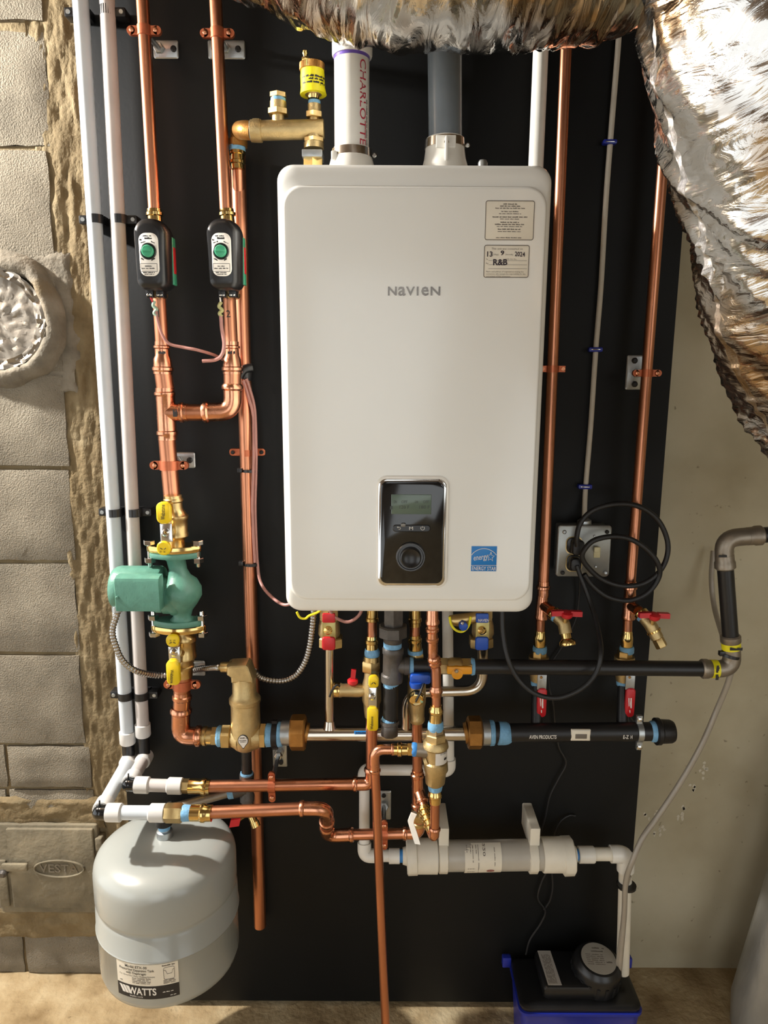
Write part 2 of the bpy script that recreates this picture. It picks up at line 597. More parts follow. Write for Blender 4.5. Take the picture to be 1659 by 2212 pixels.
def dash_mb(put, chars=24, seed=1):              # print too small to read: word-long strokes
    rr = random.Random(seed)
    mb, u, step = MB(), 0.0, 1.0 / chars
    while u < 1 - 1e-6:
        k = min(rr.choice((3, 4, 5, 6, 8)), int(round((1 - u) / step)))
        for j in range(k):
            a, b = u + j * step, min(u + (j + 1) * step, 1)
            lo, hi = (.1, .62 + .38 * rr.random())
            i = len(mb.v)
            mb.v += [put(a, lo), put(b, lo), put(b, hi), put(a, hi)]
            mb.f.append((i, i + 1, i + 2, i + 3))
        u += (k + 1) * step
    return mb

def dline(x0, x1, yb, h, yd, dx=0.0, chars=24):
    p, q, t = at(x0, yb, yd), at(x1, yb + dx, yd), at(x0, yb - h, yd)
    up = Vector((0, 0, (t - p).z))
    return dash_mb(lambda u, v: p + (q - p) * u + up * v, chars, int(x0 * 7 + yb * 3))

# ================================================================== setting
YW = 0.13                                   # poured concrete wall behind
YC = 0.10                                   # face of the block chimney
struct('floor', MB().box(-3.2, 3.2, -3.6, YW + .1, -.12, 0.0), floor_m)
struct('ceiling', MB().box(-3.2, 3.2, -3.6, YW + .1, 2.56, 2.66), joist_m)
struct('wall_back', MB().box(-.66, 3.2, YW, YW + .1, 0.0, 2.56), concrete)
struct('wall_right', MB().box(3.1, 3.2, -3.6, YW, 0.0, 2.56), concrete)
struct('reflection_wall', MB().box(-2.4, -.9, -3.6, -3.5, 0.0, 2.56), joist_m)  # unseen slabs behind the camera, added as dark shapes for foil to reflect
struct('reflection_wall', MB().box(.5, 1.3, -3.6, -3.5, 0.0, 2.56), joist_m)
CHX = at(200, 540, YC).x                     # chimney ends behind the board edge

def rough_sheet(x0, x1, z0, z1, y, nx, nz, amp, seed, fx=18, fz=18, edge=0.0):
    mb = MB()
    for j in range(nz + 1):
        for i in range(nx + 1):
            x, z = x0 + (x1 - x0) * i / nx, z0 + (z1 - z0) * j / nz
            q = Vector((x * fx + seed, z * fz, seed * 1.7))
            h = noise.noise(q) * .6 + noise.noise(q * 2.7) * .4 + .25 * noise.noise(q * 6.3)
            ex = edge * noise.noise(Vector((z * 25, x * 25, seed))) if i in (0, nx) else 0
            ez = edge * noise.noise(Vector((x * 25, z * 25, seed + 4))) if j in (0, nz) else 0
            mb.v.append(Vector((x + ex, y - amp * max(h, -.6) if 0 < i < nx and 0 < j < nz else y + amp, z + ez)))
    for j in range(nz):
        for i in range(nx):
            a = j * (nx + 1) + i
            mb.f.append((a, a + 1, a + nx + 2, a + nx + 1))
    return mb

chim = struct('wall_left', MB().box(-2.6, CHX + .02, YC + .008, YW + .1, 0.0, 2.56), mortar_m)
# rough mortar slathered between the blocks and the board
add(chim, 'mortar_strip', rough_sheet(at(70, 318, YC).x, CHX + .03, 0.0, 2.56, YC + .003, 34, 220, .008, 3.0, 60, 14), mortar_m, angle=80)
zr = [at(60, p, YC).z for p in (60, 318, 574, 805, 1010, 1213, 1412, 1608)]
rows = [(2.33 + .012, 2.555)] + [(zr[i + 1] + .004, zr[i] - .006) for i in range(7)] + [(.56, zr[7] - .006), (.33, .55), (.17, .32), (0.002, at(60, 2022, YC).z)]
edge_px = [(95, 30), (106, 200), (113, 450), (125, 600), (145, 900), (158, 1110), (168, 1310), (180, 1510), (200, 1670), (215, 1850), (215, 1980), (240, 2060)]
for i, (z0, z1) in enumerate(rows):
    xr = at(*edge_px[i], YC).x
    step = .455
    xs = xr
    first = step if i % 2 == 0 else step * .5
    if i == 8:
        first = xr - at(16, 1670, YC).x
    if i == 11:
        first = xr - at(52, 2060, YC).x
    k = 0
    while xs > -2.3:
        w = first if k == 0 else step
        rr = random.Random(i * 31 + k)
        fy = YC - .002 - rr.random() * .005
        mb = MB()
        # one block: a slightly uneven face, softened edges
        x0, x1 = xs - w + .006, xs - .004
        nx, nz = 8, 6
        base_loop = []
        grid = []
        for j in range(nz + 1):
            for q in range(nx + 1):
                bx, bz = x0 + (x1 - x0) * q / nx, z0 + (z1 - z0) * j / nz
                rim = q in (0, nx) or j in (0, nz)
                h = noise.noise(Vector((bx * 30, bz * 30, i * 3.1 + k))) * .003
                e = noise.noise(Vector((bx * 60, bz * 60, 9.0))) * .004 if rim else 0
                mb.v.append(Vector((bx + e, fy + (.006 if rim else h), bz + e)))
        for j in range(nz):
            for q in range(nx):
                a = j * (nx + 1) + q
                mb.f.append((a, a + 1, a + nx + 2, a + nx + 1))
        kk = len(mb.v)
        mb.v += [Vector((x0, YC + .02, z0)), Vector((x1, YC + .02, z0)), Vector((x1, YC + .02, z1)), Vector((x0, YC + .02, z1))]
        lo = [q for q in range(nx + 1)]
        hi = [nz * (nx + 1) + q for q in range(nx + 1)]
        lf = [j * (nx + 1) for j in range(nz + 1)]
        rt = [j * (nx + 1) + nx for j in range(nz + 1)]
        mb.f += [tuple(lo + [kk + 1, kk]), tuple(list(reversed(hi)) + [kk + 3, kk + 2]), tuple(list(reversed(lf)) + [kk, kk + 3]), tuple(rt + [kk + 2, kk + 1])]
        add(chim, 'block', mb, block_m, angle=50)
        xs -= w
        k += 1
# bands of plaster above and below the cleanout door
for (p0, p1, sd) in ((1722, 1790, 1.0), (1958, 2024, 5.0)):
    add(chim, 'mortar_band', rough_sheet(-1.6, at(222, p0, YC).x, at(60, p1, YC).z, at(60, p0, YC).z, YC - .008, 90, 12, .010, sd, 14, 40, .012), mortar_m, angle=80)
add(chim, 'mortar_band', rough_sheet(at(-260, 900, YC).x, at(178, 900, YC).x, at(60, 850, YC).z, at(60, 545, YC).z, YC - .001, 50, 40, .007, 9.0, 16, 16, .03), cement_m, angle=80)

# flue thimble with its foil plug
fc = at(2, 690, YC)
t = thing('flue_thimble', 'round flue opening in the block chimney, sealed with crumpled foil inside a cement collar', 'flue', (fc.x, YC - .03, fc.z - .15))
mb = MB()
n, prof = 56, [(.158, .012), (.150, -.012), (.138, -.026), (.124, -.032), (.114, -.028), (.106, -.012), (.100, .010)]
loops = []
for r, dy in prof:
    lp = []
    for k in range(n):
        a = 2 * math.pi * k / n
        rr = r * (1 + .07 * noise.noise(Vector((math.cos(a) * 2.2, math.sin(a) * 2.2, r * 9))))
        lp.append(Vector((fc.x + rr * math.cos(a), YC + dy + .006 * noise.noise(Vector((math.cos(a) * 4, math.sin(a) * 4, 2 + r * 30))), fc.z + rr * math.sin(a))))
    loops.append(lp)
add(t, 'cement_collar', mb.loft(loops, False, False), cement_m, angle=60)
def crumple(cx, cz, r0, r1, y, amp, seed, nr=14, n=64):
    mb = MB()
    for j in range(nr + 1):
        r = r0 + (r1 - r0) * j / nr
        for k in range(n):
            a = 2 * math.pi * k / n
            x, z = cx + r * math.cos(a), cz + r * math.sin(a)
            h = abs(noise.noise(Vector((x * 38, z * 38, seed)))) + .6 * abs(noise.noise(Vector((x * 90, z * 90, seed + 2))))
            mb.v.append(Vector((x, y - amp * h, z)))
    for j in range(nr):
        for k in range(n):
            k2 = (k + 1) % n
            mb.f.append((j * n + k, j * n + k2, (j + 1) * n + k2, (j + 1) * n + k))
    return mb
foil_plain = M('foil_tape', rgb(150, 141, 128), 0.7, 0.42, 0.25, 20, 0.3, 50)
foil_dull = M('dull_foil_wrap', rgb(172, 168, 158), 0.5, 0.42, 0.3, 14, 0.6, 40, (1, 1, .35))
add(t, 'foil_plug', crumple(fc.x, fc.z, .001, .108, YC - .014, .010, 4.0), foil_plain, 'crumpled silver foil plug', angle=30)
add(t, 'foil_tape_ring', crumple(fc.x, fc.z, .092, .112, YC - .018, .02, 8.0, 5), foil_plain, 'shiny strip of foil tape', angle=30)

# cleanout door with embossed oval
dc = at(110, 1880, YC - .03)
t = thing('cleanout_door', 'old cast metal chimney cleanout door with an embossed oval nameplate', 'access door', (dc.x, YC - .02, at(110, 1965, YC).z))
YD = YC - .018
pb(t, 'frame', iron_door, (-6, 1782, 216, 1972), YD, YC + .005, .004)
dr = pb(t, 'door_panel', iron_door, (20, 1792, 206, 1962), YD - .008, YD + .004, .003)
oc, on = at(128, 1876, YD - .009), 48
mb = MB()
a_, b_ = R(112, oc), R(42, oc)
L = []
for k1, dy in ((1.0, .002), (.98, -.004), (.93, -.004), (.9, .002)):
    L.append([oc + Vector((a_ * k1 * math.cos(2 * math.pi * k / on), dy, b_ * k1 * math.sin(2 * math.pi * k / on))) for k in range(on)])
add(dr, 'oval_rim', mb.loft(L, False, False), iron_door)
texts(dr, 'lettering', cement_m, [tline('VESTA', 85, 170, 1884, 18, YD - .0095, 2, 2.0)])
pb(t, 'hinge', iron_door, (205, 1812, 220, 1840), YD - .01, YC, .003)
lt = pb(t, 'latch_bar', iron_door, (2, 1868, 58, 1884), YD - .022, YD - .012, .003)
add(lt, 'latch_pivot', MB().lathe(at(14, 1877, YD - .005), (0, -1, 0), [(0, .011), (.02, .011), (.026, .006)], 14), grey_iron)
pb(t, 'latch_plate', iron_door, (-6, 1860, 16, 1960), YD - .006, YD + .004, .003)

# ------------------------------------------------------------------ black plywood board on furring strips
BXL, BXR = (at(196, 540, 0).x + at(264, 1640, 0).x) / 2, (at(1471, 540, 0).x + at(1380, 1700, 0).x) / 2
t = thing('backing_board', 'tall black painted plywood board that carries all the heating equipment', 'board', (0, 0, 0.0))
add(t, 'panel', MB().box(BXL, BXR, 0, .018, .017, 2.44, .0015), board_m)
for x in (BXL + .06, -.2, .22, BXR - .08):
    add(t, 'furring_strip', MB().box(x - .02, x + .02, .019, YW - .001, .001, 2.43), wood_m)

# ------------------------------------------------------------------ foil wrapped ducts
def duct(name, label, cen, rad, seed, n=110, per=70, squash=1.0):
    P = spline(cen, per)
    rs = spline([Vector((r, 0, 0)) for r in rad], per)
    mb = MB()
    m = len(P)
    u, w = None, None
    uvs = []
    s_len = 0.0
    for i in range(m):
        T = (P[min(i + 1, m - 1)] - P[max(i - 1, 0)]).normalized()
        if u is None:
            u, w = basis(T)
        u = (u - T * u.dot(T)).normalized()
        w = T.cross(u)
        if i:
            s_len += (P[i] - P[i - 1]).length
        for k in range(n):
            a = 2 * math.pi * k / n
            ca, sa = math.cos(a), math.sin(a)
            sk = s_len + .10 * math.sin(a + seed) + .05 * math.sin(2 * a)
            h = .024 * noise.noise(Vector((ca * 1.1, sa * 1.1, s_len * 5 + seed)))
            for fr, wd, am, aa in ((13, 5.0, .007, .9), (31, 3.2, .0045, 1.3), (70, 2.4, .0022, 2.0)):
                nv = noise.noise(Vector((ca * aa + seed * 3, sa * aa, sk * fr)))
                h += am * max(0.0, 1 - abs(nv) * wd)
                h += am * .5 * noise.noise(Vector((ca * aa * 3 + 9, sa * aa * 3, s_len * fr * .5 + seed)))
            mb.v.append(P[i] + (u * math.cos(a) + w * math.sin(a)) * (rs[i].x + h))
            uvs.append((s_len, a / (2 * math.pi)))
    for i in range(m - 1):
        for k in range(n):
            k2 = (k + 1) % n
            mb.f.append((i * n + k, i * n + k2, (i + 1) * n + k2, (i + 1) * n + k))
    mb.f.append(tuple(reversed(range(n))))
    mb.f.append(tuple((m - 1) * n + k for k in range(n)))
    o = solo(name, label, 'duct', mb, foil, angle=70)
    uvl = o.data.uv_layers.new(name='UVMap')
    for lp in o.data.loops:
        uvl.data[lp.index].uv = uvs[lp.vertex_index]
    return o

duct('foil_wrapped_duct', 'crinkled silver foil wrapped duct sagging across above the white boiler',
     [(-.62, -.46, 2.50), (-.40, -.45, 2.41), (-.22, -.44, 2.335), (-.03, -.43, 2.286), (.08, -.43, 2.266), (.20, -.43, 2.270), (.30, -.42, 2.280), (.40, -.40, 2.292)],
     [.17, .175, .18, .182, .182, .18, .178, .165], 2.0)
duct('foil_wrapped_duct', 'bulky foil wrapped duct dropping down past the concrete wall in front',
     [tuple(CAM + (Vector(q) - CAM) * .80) for q in ((.57, -.58, 2.62), (.565, -.57, 2.25), (.575, -.56, 2.05), (.625, -.55, 1.90), (.70, -.53, 1.74), (.80, -.50, 1.58), (.93, -.46, 1.45), (1.1, -.42, 1.35))],
     [.16, .172, .180, .176, .172, .168, .164, .16], 7.0)
# lower foil faced duct leg at the edge of the wall
mb = MB()
p0, p1, p2 = at(1640, 1700, -.02), at(1598, 2130, -.10), at(1640, 2230, -.12)
L = []
for z, x, yy in ((.80, 1.08, .03), (.72, 1.02, .02), (.62, .985, 0.01), (.42, .955, 0.0), (.22, .915, -.01), (.08, .89, -.02), (.0, .885, -.03)):
    lp = []
    for k in range(24):
        a = 2 * math.pi * k / 24
        cx, cy = x + .17, yy - .02
        rr = .17 * (1 + .05 * noise.noise(Vector((math.cos(a) * 3, math.sin(a) * 3, z * 9))))
        lp.append(Vector((cx + rr * math.cos(a), cy - .0 + .09 * math.sin(a), z)))
    L.append(lp)
o = solo('foil_wrapped_duct', 'grey foil wrapped bundle standing on the floor against the concrete wall', 'duct', mb.loft(L), foil_dull, angle=50)

# pale mineral flakes along a hairline in the concrete
def flakes(pts, seed, w, mat, name):
    rr = random.Random(seed)
    mb = MB()
    for (px, py, k) in pts:
        for q in range(k):
            c = at(px + rr.uniform(-9, 9), py + rr.uniform(-8, 8), YW - .0006)
            n = 7
            L = [[c + Vector((math.cos(2 * math.pi * i / n) * w * rr.uniform(.4, 1.2), d, math.sin(2 * math.pi * i / n) * w * rr.uniform(.5, 1.8))) for i in range(n)] for d in (0,)]
            top = L[0]
            bot = [v + Vector((0, .0012, 0)) for v in top]
            mb.loft([top, bot])
    wb = bpy.data.objects['wall_back']
    add(wb, name, mb, mat, kind='stuff')
flakes([(1525, 1655, 5), (1512, 1672, 3), (1494, 1700, 6), (1478, 1748, 4), (1468, 1765, 6), (1432, 1785, 3), (1418, 1800, 4), (1400, 1765, 3), (1412, 1758, 3)], 3, .0045, M('pale_mineral', rgb(196, 188, 168), 0, .8), 'mineral_flakes')

# ================================================================== boiler
YB = -.36
XL, XR = (at(594, 400, YB).x + at(612, 1290, YB).x) / 2, (at(1200, 400, YB).x + at(1157, 1290, YB).x) / 2
ZT, ZB = at(890, 346, YB).z, at(885, 1330, YB).z
boil = thing('wall_hung_boiler', 'white wall-hung boiler with a black control panel on its glossy front cover', 'boiler', ((XL + XR) / 2, -.18, ZB))
L = []
for (ins, it, ib, y, r) in ((0, 0, 0, -.001, .012), (0, 0, 0, -.30, .02), (0, 0, 0, -.322, .024), (.001, .001, .001, -.336, .026), (.0035, .004, .004, -.3465, .028),
                            (.0065, .010, .010, -.3505, .03), (.0085, .022, .017, -.3530, .03), (.0105, .036, .026, -.3550, .03),
                            (.0115, .0385, .029, -.3560, .03), (.0125, .0395, .0305, -.3610, .03), (.0135, .0405, .0315, -.3628, .03), (.016, .043, .034, -.3635, .03)):
    L.append(rrect(XL + ins, XR - ins, ZB + ib, ZT - it, r, y, 8))
add(boil, 'casing', MB().loft(L), enamel, 'glossy white enamelled casing', angle=60)
YF = -.3635
# raised bezel and control panel
pan = plate(boil, 'panel_bezel', bezel_m, (813, 1028, 969, 1270), YF - .003, .006, 22)
plate(pan, 'chrome_rim', chrome, (817, 1035, 963, 1266), YF - .0042, .003, 17)
gl = plate(boil, 'control_panel', black_gloss, (822, 1040, 958, 1261), YF - .0055, .004, 14, 'black glass control panel')
plate(gl, 'display', lcd, (845, 1068, 932, 1111), YF - .0062, .002, 1)
lines = [tline('ON', 850, 857, 1087, 6, YF - .0065), tline('OFF', 867, 880, 1087, 6, YF - .0065), tline('ON', 896, 903, 1087, 6, YF - .0065), tline('OFF', 914, 926, 1087, 6, YF - .0065),
         tline('120 F', 863, 884, 1099, 7, YF - .0065), tline('180 F', 906, 928, 1099, 7, YF - .0065)]
lines.append(MB().box(at(850, 1, YF).x, at(856, 1, YF).x, YF - .0066, YF - .006, at(850, 1099, YF).z, at(850, 1092, YF).z))
texts(gl, 'display_lettering', M('lcd_ink', rgb(58, 66, 60), 0, .5), lines)
bt = plate(gl, 'button_strip', black_pl, (848, 1134, 930, 1149), YF - .0072, .003, 7)
lines = [tline('M', 884, 892, 1145, 7, YF - .0078, 0, 1.4)]
pc = at(913, 1141, YF - .0078)
r0 = R(8, pc)
mb = MB()
mb.tube([pc + Vector((r0 * math.sin(a), 0, r0 * math.cos(a))) for a in [math.radians(q) for q in range(40, 321, 20)]], r0 * .14, 6)
mb.tube([pc + Vector((0, 0, r0 * .1)), pc + Vector((0, 0, r0 * 1.1))], r0 * .14, 6)
pc = at(862, 1141, YF - .0078)
mb.tube([pc + Vector((-r0 * .9, 0, r0 * .5)), pc + Vector((r0 * .5, 0, r0 * .5)), pc + Vector((r0 * .9, 0, 0)), pc + Vector((r0 * .5, 0, -r0 * .6)), pc + Vector((-r0 * .2, 0, -r0 * .6))], r0 * .14, 6)
mb.tube([pc + Vector((-r0 * .5, 0, r0 * .9)), pc + Vector((-r0 * .95, 0, r0 * .5)), pc + Vector((-r0 * .5, 0, r0 * .1))], r0 * .14, 6)
lines.append(mb)
texts(bt, 'button_symbols', ink_white, lines)
kc = at(887, 1203, YF - .005)
kr = R(64, kc)
kb = add(gl, 'dial_ring', MB().lathe(kc, (0, -1, 0), [(0, kr), (.0025, kr), (.004, kr * .95), (.004, kr * .88), (.0015, kr * .84), (.0015, kr * .7)], 40, False), M('dial_grey', rgb(58, 58, 58), 0, .25))
add(gl, 'dial', MB().lathe(kc, (0, -1, 0), [(0, kr * .72), (.008, kr * .7), (.010, kr * .62), (.008, kr * .5), (.006, kr * .36), (.0055, .001)], 40), black_pl)
plate(gl, 'tape_scrap', M('clear_tape', rgb(120, 116, 108), 0, .3), (866, 1131, 876, 1138), YF - .0085, .001, 2)
# maker's lettering
texts(boil, 'maker_lettering', M('dark_chrome', rgb(120, 114, 108), 1, .25, .3, 60), [tline('N', 838, 857, 638, 19, YF - .001, 0, 2.4), tline('a', 860, 876, 638, 19, YF - .001, 0, 2.4), tline('V', 877, 896, 638, 19, YF - .001, 0, 2.4),
      tline('I', 900, 904, 638, 19, YF - .001, 0, 2.4), tline('e', 910, 926, 638, 19, YF - .001, 0, 2.4), tline('N', 930, 951, 638, 19, YF - .001, 0, 2.4)], 'silver maker lettering')
# conversion sticker with fine print
def outline(rect, y, rpx, wpx):
    x0, y0, x1, y1 = rect
    p, q, t_, d_ = at(x0, (y0 + y1) / 2, y), at(x1, (y0 + y1) / 2, y), at((x0 + x1) / 2, y0, y), at((x0 + x1) / 2, y1, y)
    r, w = 2 * R(rpx, p), 2 * R(wpx, p)
    a, b = rrect(p.x, q.x, d_.z, t_.z, r, y), rrect(p.x + w, q.x - w, d_.z + w, t_.z - w, max(r - w, .0005), y)
    return MB().loft([a, b], False, False)
st = plate(boil, 'conversion_sticker', paper, (1048, 433, 1154, 519), YF - .0006, .0006, 5, 'cream sticker with grey border and fine print')
add(st, 'border', outline((1048, 433, 1154, 519), YF - .0009, 5, 1.6), ink_grey)
S1 = [(1087, 1117, 442, 3), (1080, 1124, 446.5, 3), (1070, 1134, 451, 3), (1083, 1120, 458, 2.6), (1078, 1126, 462.5, 2), (1064, 1139, 470, 3), (1080, 1121, 474, 2), (1081, 1121, 481.5, 3), (1069, 1132, 486, 3),
      (1073, 1128, 490, 2), (1075, 1124, 496.5, 3), (1075, 1125, 501, 2), (1071, 1126, 514.5, 2.4)]
texts(st, 'fine_print', ink_grey, [dline(a, b, c, h, YF - .0009, .5, int((b - a) / 1.6)) for a, b, c, h in S1])
st = plate(boil, 'dated_sticker', paper, (1045, 529, 1143, 600), YF - .0006, .0006, 5, 'cream sticker with a handwritten date')
add(st, 'border', outline((1045, 529, 1143, 600), YF - .0009, 5, 1.6), ink_grey)
S2 = [('This unit was converted on', 1062, 1129, 539, 4), ('(day)', 1066, 1077, 551, 3.5), ('(month)', 1092, 1108, 551, 3.5), ('to', 1050, 1054, 561, 3), ('with Kit No.', 1092, 1117, 561, 3), ('by', 1050, 1055, 570, 3.5),
      ('Name and address of organization making this', 1050, 1131, 588, 3), ('conversion, who accepts the responsibility for the', 1050, 1135, 593, 3), ('correctness of this conversion', 1050, 1102, 598, 3)]
ls = [tline(s, a, b, c, h, YF - .0009, .5, 1.3, 1) for s, a, b, c, h in S2]
for (a, b, c) in ((1055, 1138, 563), (1055, 1138, 572), (1055, 1138, 580.5)):
    ls.append(MB().box(at(a, c, YF).x, at(b, c, YF).x, YF - .0009, YF - .0007, at(a, c + .3, YF).z, at(a, c - .3, YF).z))
texts(st, 'fine_print', ink_grey, ls)
texts(st, 'handwriting', M('marker_ink', rgb(44, 30, 38), 0, .5), [tline('13', 1052, 1064, 554, 11, YF - .0011, 0, 3.4), tline('9', 1081, 1089, 551, 10, YF - .0011, 0, 3.4), tline('2024', 1112, 1134, 553, 10, YF - .0011, 1.5, 3.0), tline('R&B', 1065, 1096, 572.5, 13, YF - .0011, 0, 3.6)], 'dark handwritten date and initials')
# efficiency sticker
st = plate(boil, 'efficiency_sticker', sticker_blue, (1018, 1180, 1073, 1234), YF - .0006, .0006, .5, 'square blue efficiency sticker')
mb = MB()
YS = YF - .001
def poly(pts, w, close=False):
    P = [at(a, b, YS) for a, b in pts]
    return MB().tube(P + ([P[0]] if close else []), R(w, P[0]), 6)
ls = [tline('ENERGY STAR', 1019.5, 1071.5, 1231.5, 8, YS, 1, 1.3),
      poly([(1018, 1221.5), (1073, 1221.5)], 1.2),
      poly([(1019 + 53 * k / 16, 1199 - 14 * math.sin(math.pi * k / 16) ** .7) for k in range(17)], 1.4),
      poly([(1060 + (8.5 if k % 2 == 0 else 3.6) * math.sin(math.pi * k / 5 + .1), 1203 - (10.5 if k % 2 == 0 else 4.4) * math.cos(math.pi * k / 5 + .1)) for k in range(10)], 1.3, True),
      tline('energy', 1023, 1054, 1211, 8, YS, -4, 1.0)]
texts(st, 'lettering', ink_white, ls)

YV = -.20
for (px, wp, py_top, nm) in ((760, 74, 322, 'exhaust_socket'), (961, 74, 300, 'intake_socket')):
    s_ = pf(boil, nm, pvc, YV, [(px, 402, wp + 34), (px, 372, wp + 30), (px, 345, wp + 16), (px, py_top + 14, wp + 8), (px, py_top, wp + 6)], 32)
    pf(s_, 'hose_clamp', steel, YV, [(px, py_top + 22, wp + 14), (px, py_top + 3, wp + 12)], 32)
    screw(s_, px + wp / 2 + 12, py_top + 14, YV - .01, 10, chrome)
pb(boil, 'socket_tab', pvc, (942, 291, 985, 318), YV - .036, YV - .03, .001)
pb(boil, 'socket_rib', pvc, (962, 292, 968, 345), YV - .045, YV - .03, .001)
pb(boil, 'socket_tab', pvc, (715, 324, 728, 345), YV - .03, YV + .02, .002)
add(boil, 'top_screw', MB().lathe(at(1043, 352, -.30), (0, 0, 1), [(-.03, .008), (.0, .008), (.004, .006)], 12), zinc)

# ------------------------------------------------------------------ vent pipes above the boiler
t = thing('exhaust_pipe', 'white plastic exhaust pipe with red printed lettering rising from the boiler', 'pipe', at(760, 340, YV))
pf(t, 'tube', pvc, YV, [(760, 330, 74), (760, 60, 77)], 32)
c_ = pf(t, 'coupling', pvc, YV, [(761, 124, 84), (761, 120, 87), (761, 20, 90)], 32)
pf(t, 'primer_ring', ink_purple, YV, [(760, 131, 77.5), (760, 112, 78)], 32)
pA, pB = at(760, 140, YV), at(760, 322, YV)
rr_ = R(76.2, at(760, 230, YV))
def on_tube(u, v, w0, w1, a0, a1):
    p = pA.lerp(pB, u * (w1 - w0) + w0)
    a = a0 + (a1 - a0) * v
    return p + Vector((math.cos(a), math.sin(a), 0)) * rr_
texts(t, 'lettering', ink_red, [text_mb('CHARLOTTE', lambda u, v: on_tube(u, v, 0.0, 1.0, math.radians(-60), math.radians(-36)), 3, 1.4)])
texts(t, 'fine_lettering', ink_grey, [dash_mb(lambda u, v: on_tube(u, v, .45, 1.0, math.radians(-33), math.radians(-27)), 40, 3)])
t = thing('intake_pipe', 'smooth grey plastic air intake pipe rising from the boiler top', 'pipe', at(961, 330, YV))
pf(t, 'tube', pvc_grey, YV, [(962, 312, 72), (960, 40, 75)], 32)
YP = -.05
t = thing('vent_pipe', 'thin white plastic pipe running up behind the boiler beside the copper pipe', 'pipe', at(1155, 430, YP))
ptube(t, 'tube', pvc, [(1172, 20, YP), (1155, 420, YP)], 32, 0, 20)

# ------------------------------------------------------------------ brass air vent header at the boiler top
YM = -.13
t = thing('air_vent_header', 'brass air vent header with a yellow tagged vent beside the white exhaust pipe', 'air vent', at(678, 424, YM))
pf(t, 'header_tube', brass_cast, YM, [(548, 282, 46), (556, 282, 47), (562, 282, 46), (564, 282, 40), (698, 279, 40), (700, 279, 38)], 28)
pf(t, 'inlet_collar', brass_cast, YM, [(540, 283, 30), (542, 283, 44), (556, 283, 46), (565, 283, 46)], 28)
pf(t, 'dope_ring', dope, YM, [(541, 283, 40), (549, 283, 41)], 24)
add(t, 'street_elbow', MB().tube(path([at(516, 318, -.06), at(516, 282, -.06), at(530, 281, -.125), at(546, 283, YM)], .03, 6), R(38, at(520, 285, -.1)), 20), bronze)
pf(t, 'elbow_band', bronze, -.06, [(513, 302, 38), (513, 316, 38)], 20)
pf(t, 'dope_ring', dope, -.06, [(513, 314, 34), (513, 326, 34)], 20)
for (px, w, ys, nm) in ((601, 1.0, 0, 'plug'), (679, .82, 6, 'riser')):
    pf(t, nm + '_stub', brass_cast, YM, [(px, 272, 26 * w), (px, 250 + ys, 26 * w)], 20)
    nut(t, nm + '_nut', brass, YM, (px, 250 + ys), (px, 236 + ys), 46 * w)
    pf(t, nm + '_sleeve', brass_cast, YM, [(px, 236 + ys, 35 * w), (px, 220 + ys, 35 * w)], 20)
    pf(t, 'dope_ring', dope, YM, [(px, 222 + ys, 33 * w), (px, 212 + ys, 32 * w)], 20)
nut(t, 'hex_plug', brass, YM, (601, 213), (601, 201), 38)
pf(t, 'vent_nipple', brass_pol, YM, [(677, 214, 24), (677, 204, 28), (677, 202, 20)], 20)
vt = pf(t, 'vent_float_body', brass_cast, YM, [(676, 206, 34), (676, 200, 48), (676, 150, 48)], 28)
pf(vt, 'yellow_tag', yellow_l, YM, [(677, 205, 57), (676, 190, 52), (675, 165, 52), (675, 151, 50)], 28, 'yellow warning tag')
kn = MB()
p_, q_ = at(674, 153, YM), at(674, 137, YM)
r_ = R(54, p_)
loops = [[p_ + (q_ - p_) * tt + Vector((math.cos(2 * math.pi * k / 96), math.sin(2 * math.pi * k / 96), 0)) * (r_ * kk * (1.0 if k % 2 else .965)) for k in range(96)] for tt, kk in ((0, .97), (.06, 1), (.94, 1), (1, .95))]
add(t, 'knurled_cap', kn.loft(loops), bronze, angle=20)
nut(t, 'vent_hex', brass_pol, YM, (661, 139), (660, 124), 18)
pf(t, 'vent_screw', brass_pol, YM, [(660, 125, 10), (659, 120, 9), (659, 117, 12), (659, 110, 11)], 14)
def tag_txt(s, a0, a1, py, h):
    p = at(676, py, YM); r = R(52.8, p); hh = 2 * R(h, p)
    return dash_mb(lambda u, v: p + Vector((math.cos(a0 + (a1 - a0) * u) * r, math.sin(a0 + (a1 - a0) * u) * r, v * hh)), s, s)
rd = math.radians
texts(vt, 'tag_print', ink, [tag_txt(30, rd(-165), rd(-15), 176, 4.5), tag_txt(15, rd(-105), rd(-20), 182, 4.5), tag_txt(26, rd(-140), rd(-15), 189, 4.5), tag_txt(7, rd(-50), rd(-18), 195, 4.5)])
nut(t, 'lower_nut', brass, YM, (679, 299), (679, 309), 46)
pf(t, 'lower_stub', brass_cast, YM, [(679, 288, 33), (679, 300, 33)], 20)
pf(t, 'lower_collar', brass_cast, YM, [(678, 309, 43), (678, 322, 43)], 24)
pb(t, 'retaining_clip', zinc, (652, 322, 696, 338), YM - .022, YM + .02, .001)
nut(t, 'base_nut', brass_pol, YM, (677, 336), (677, 424), 46)

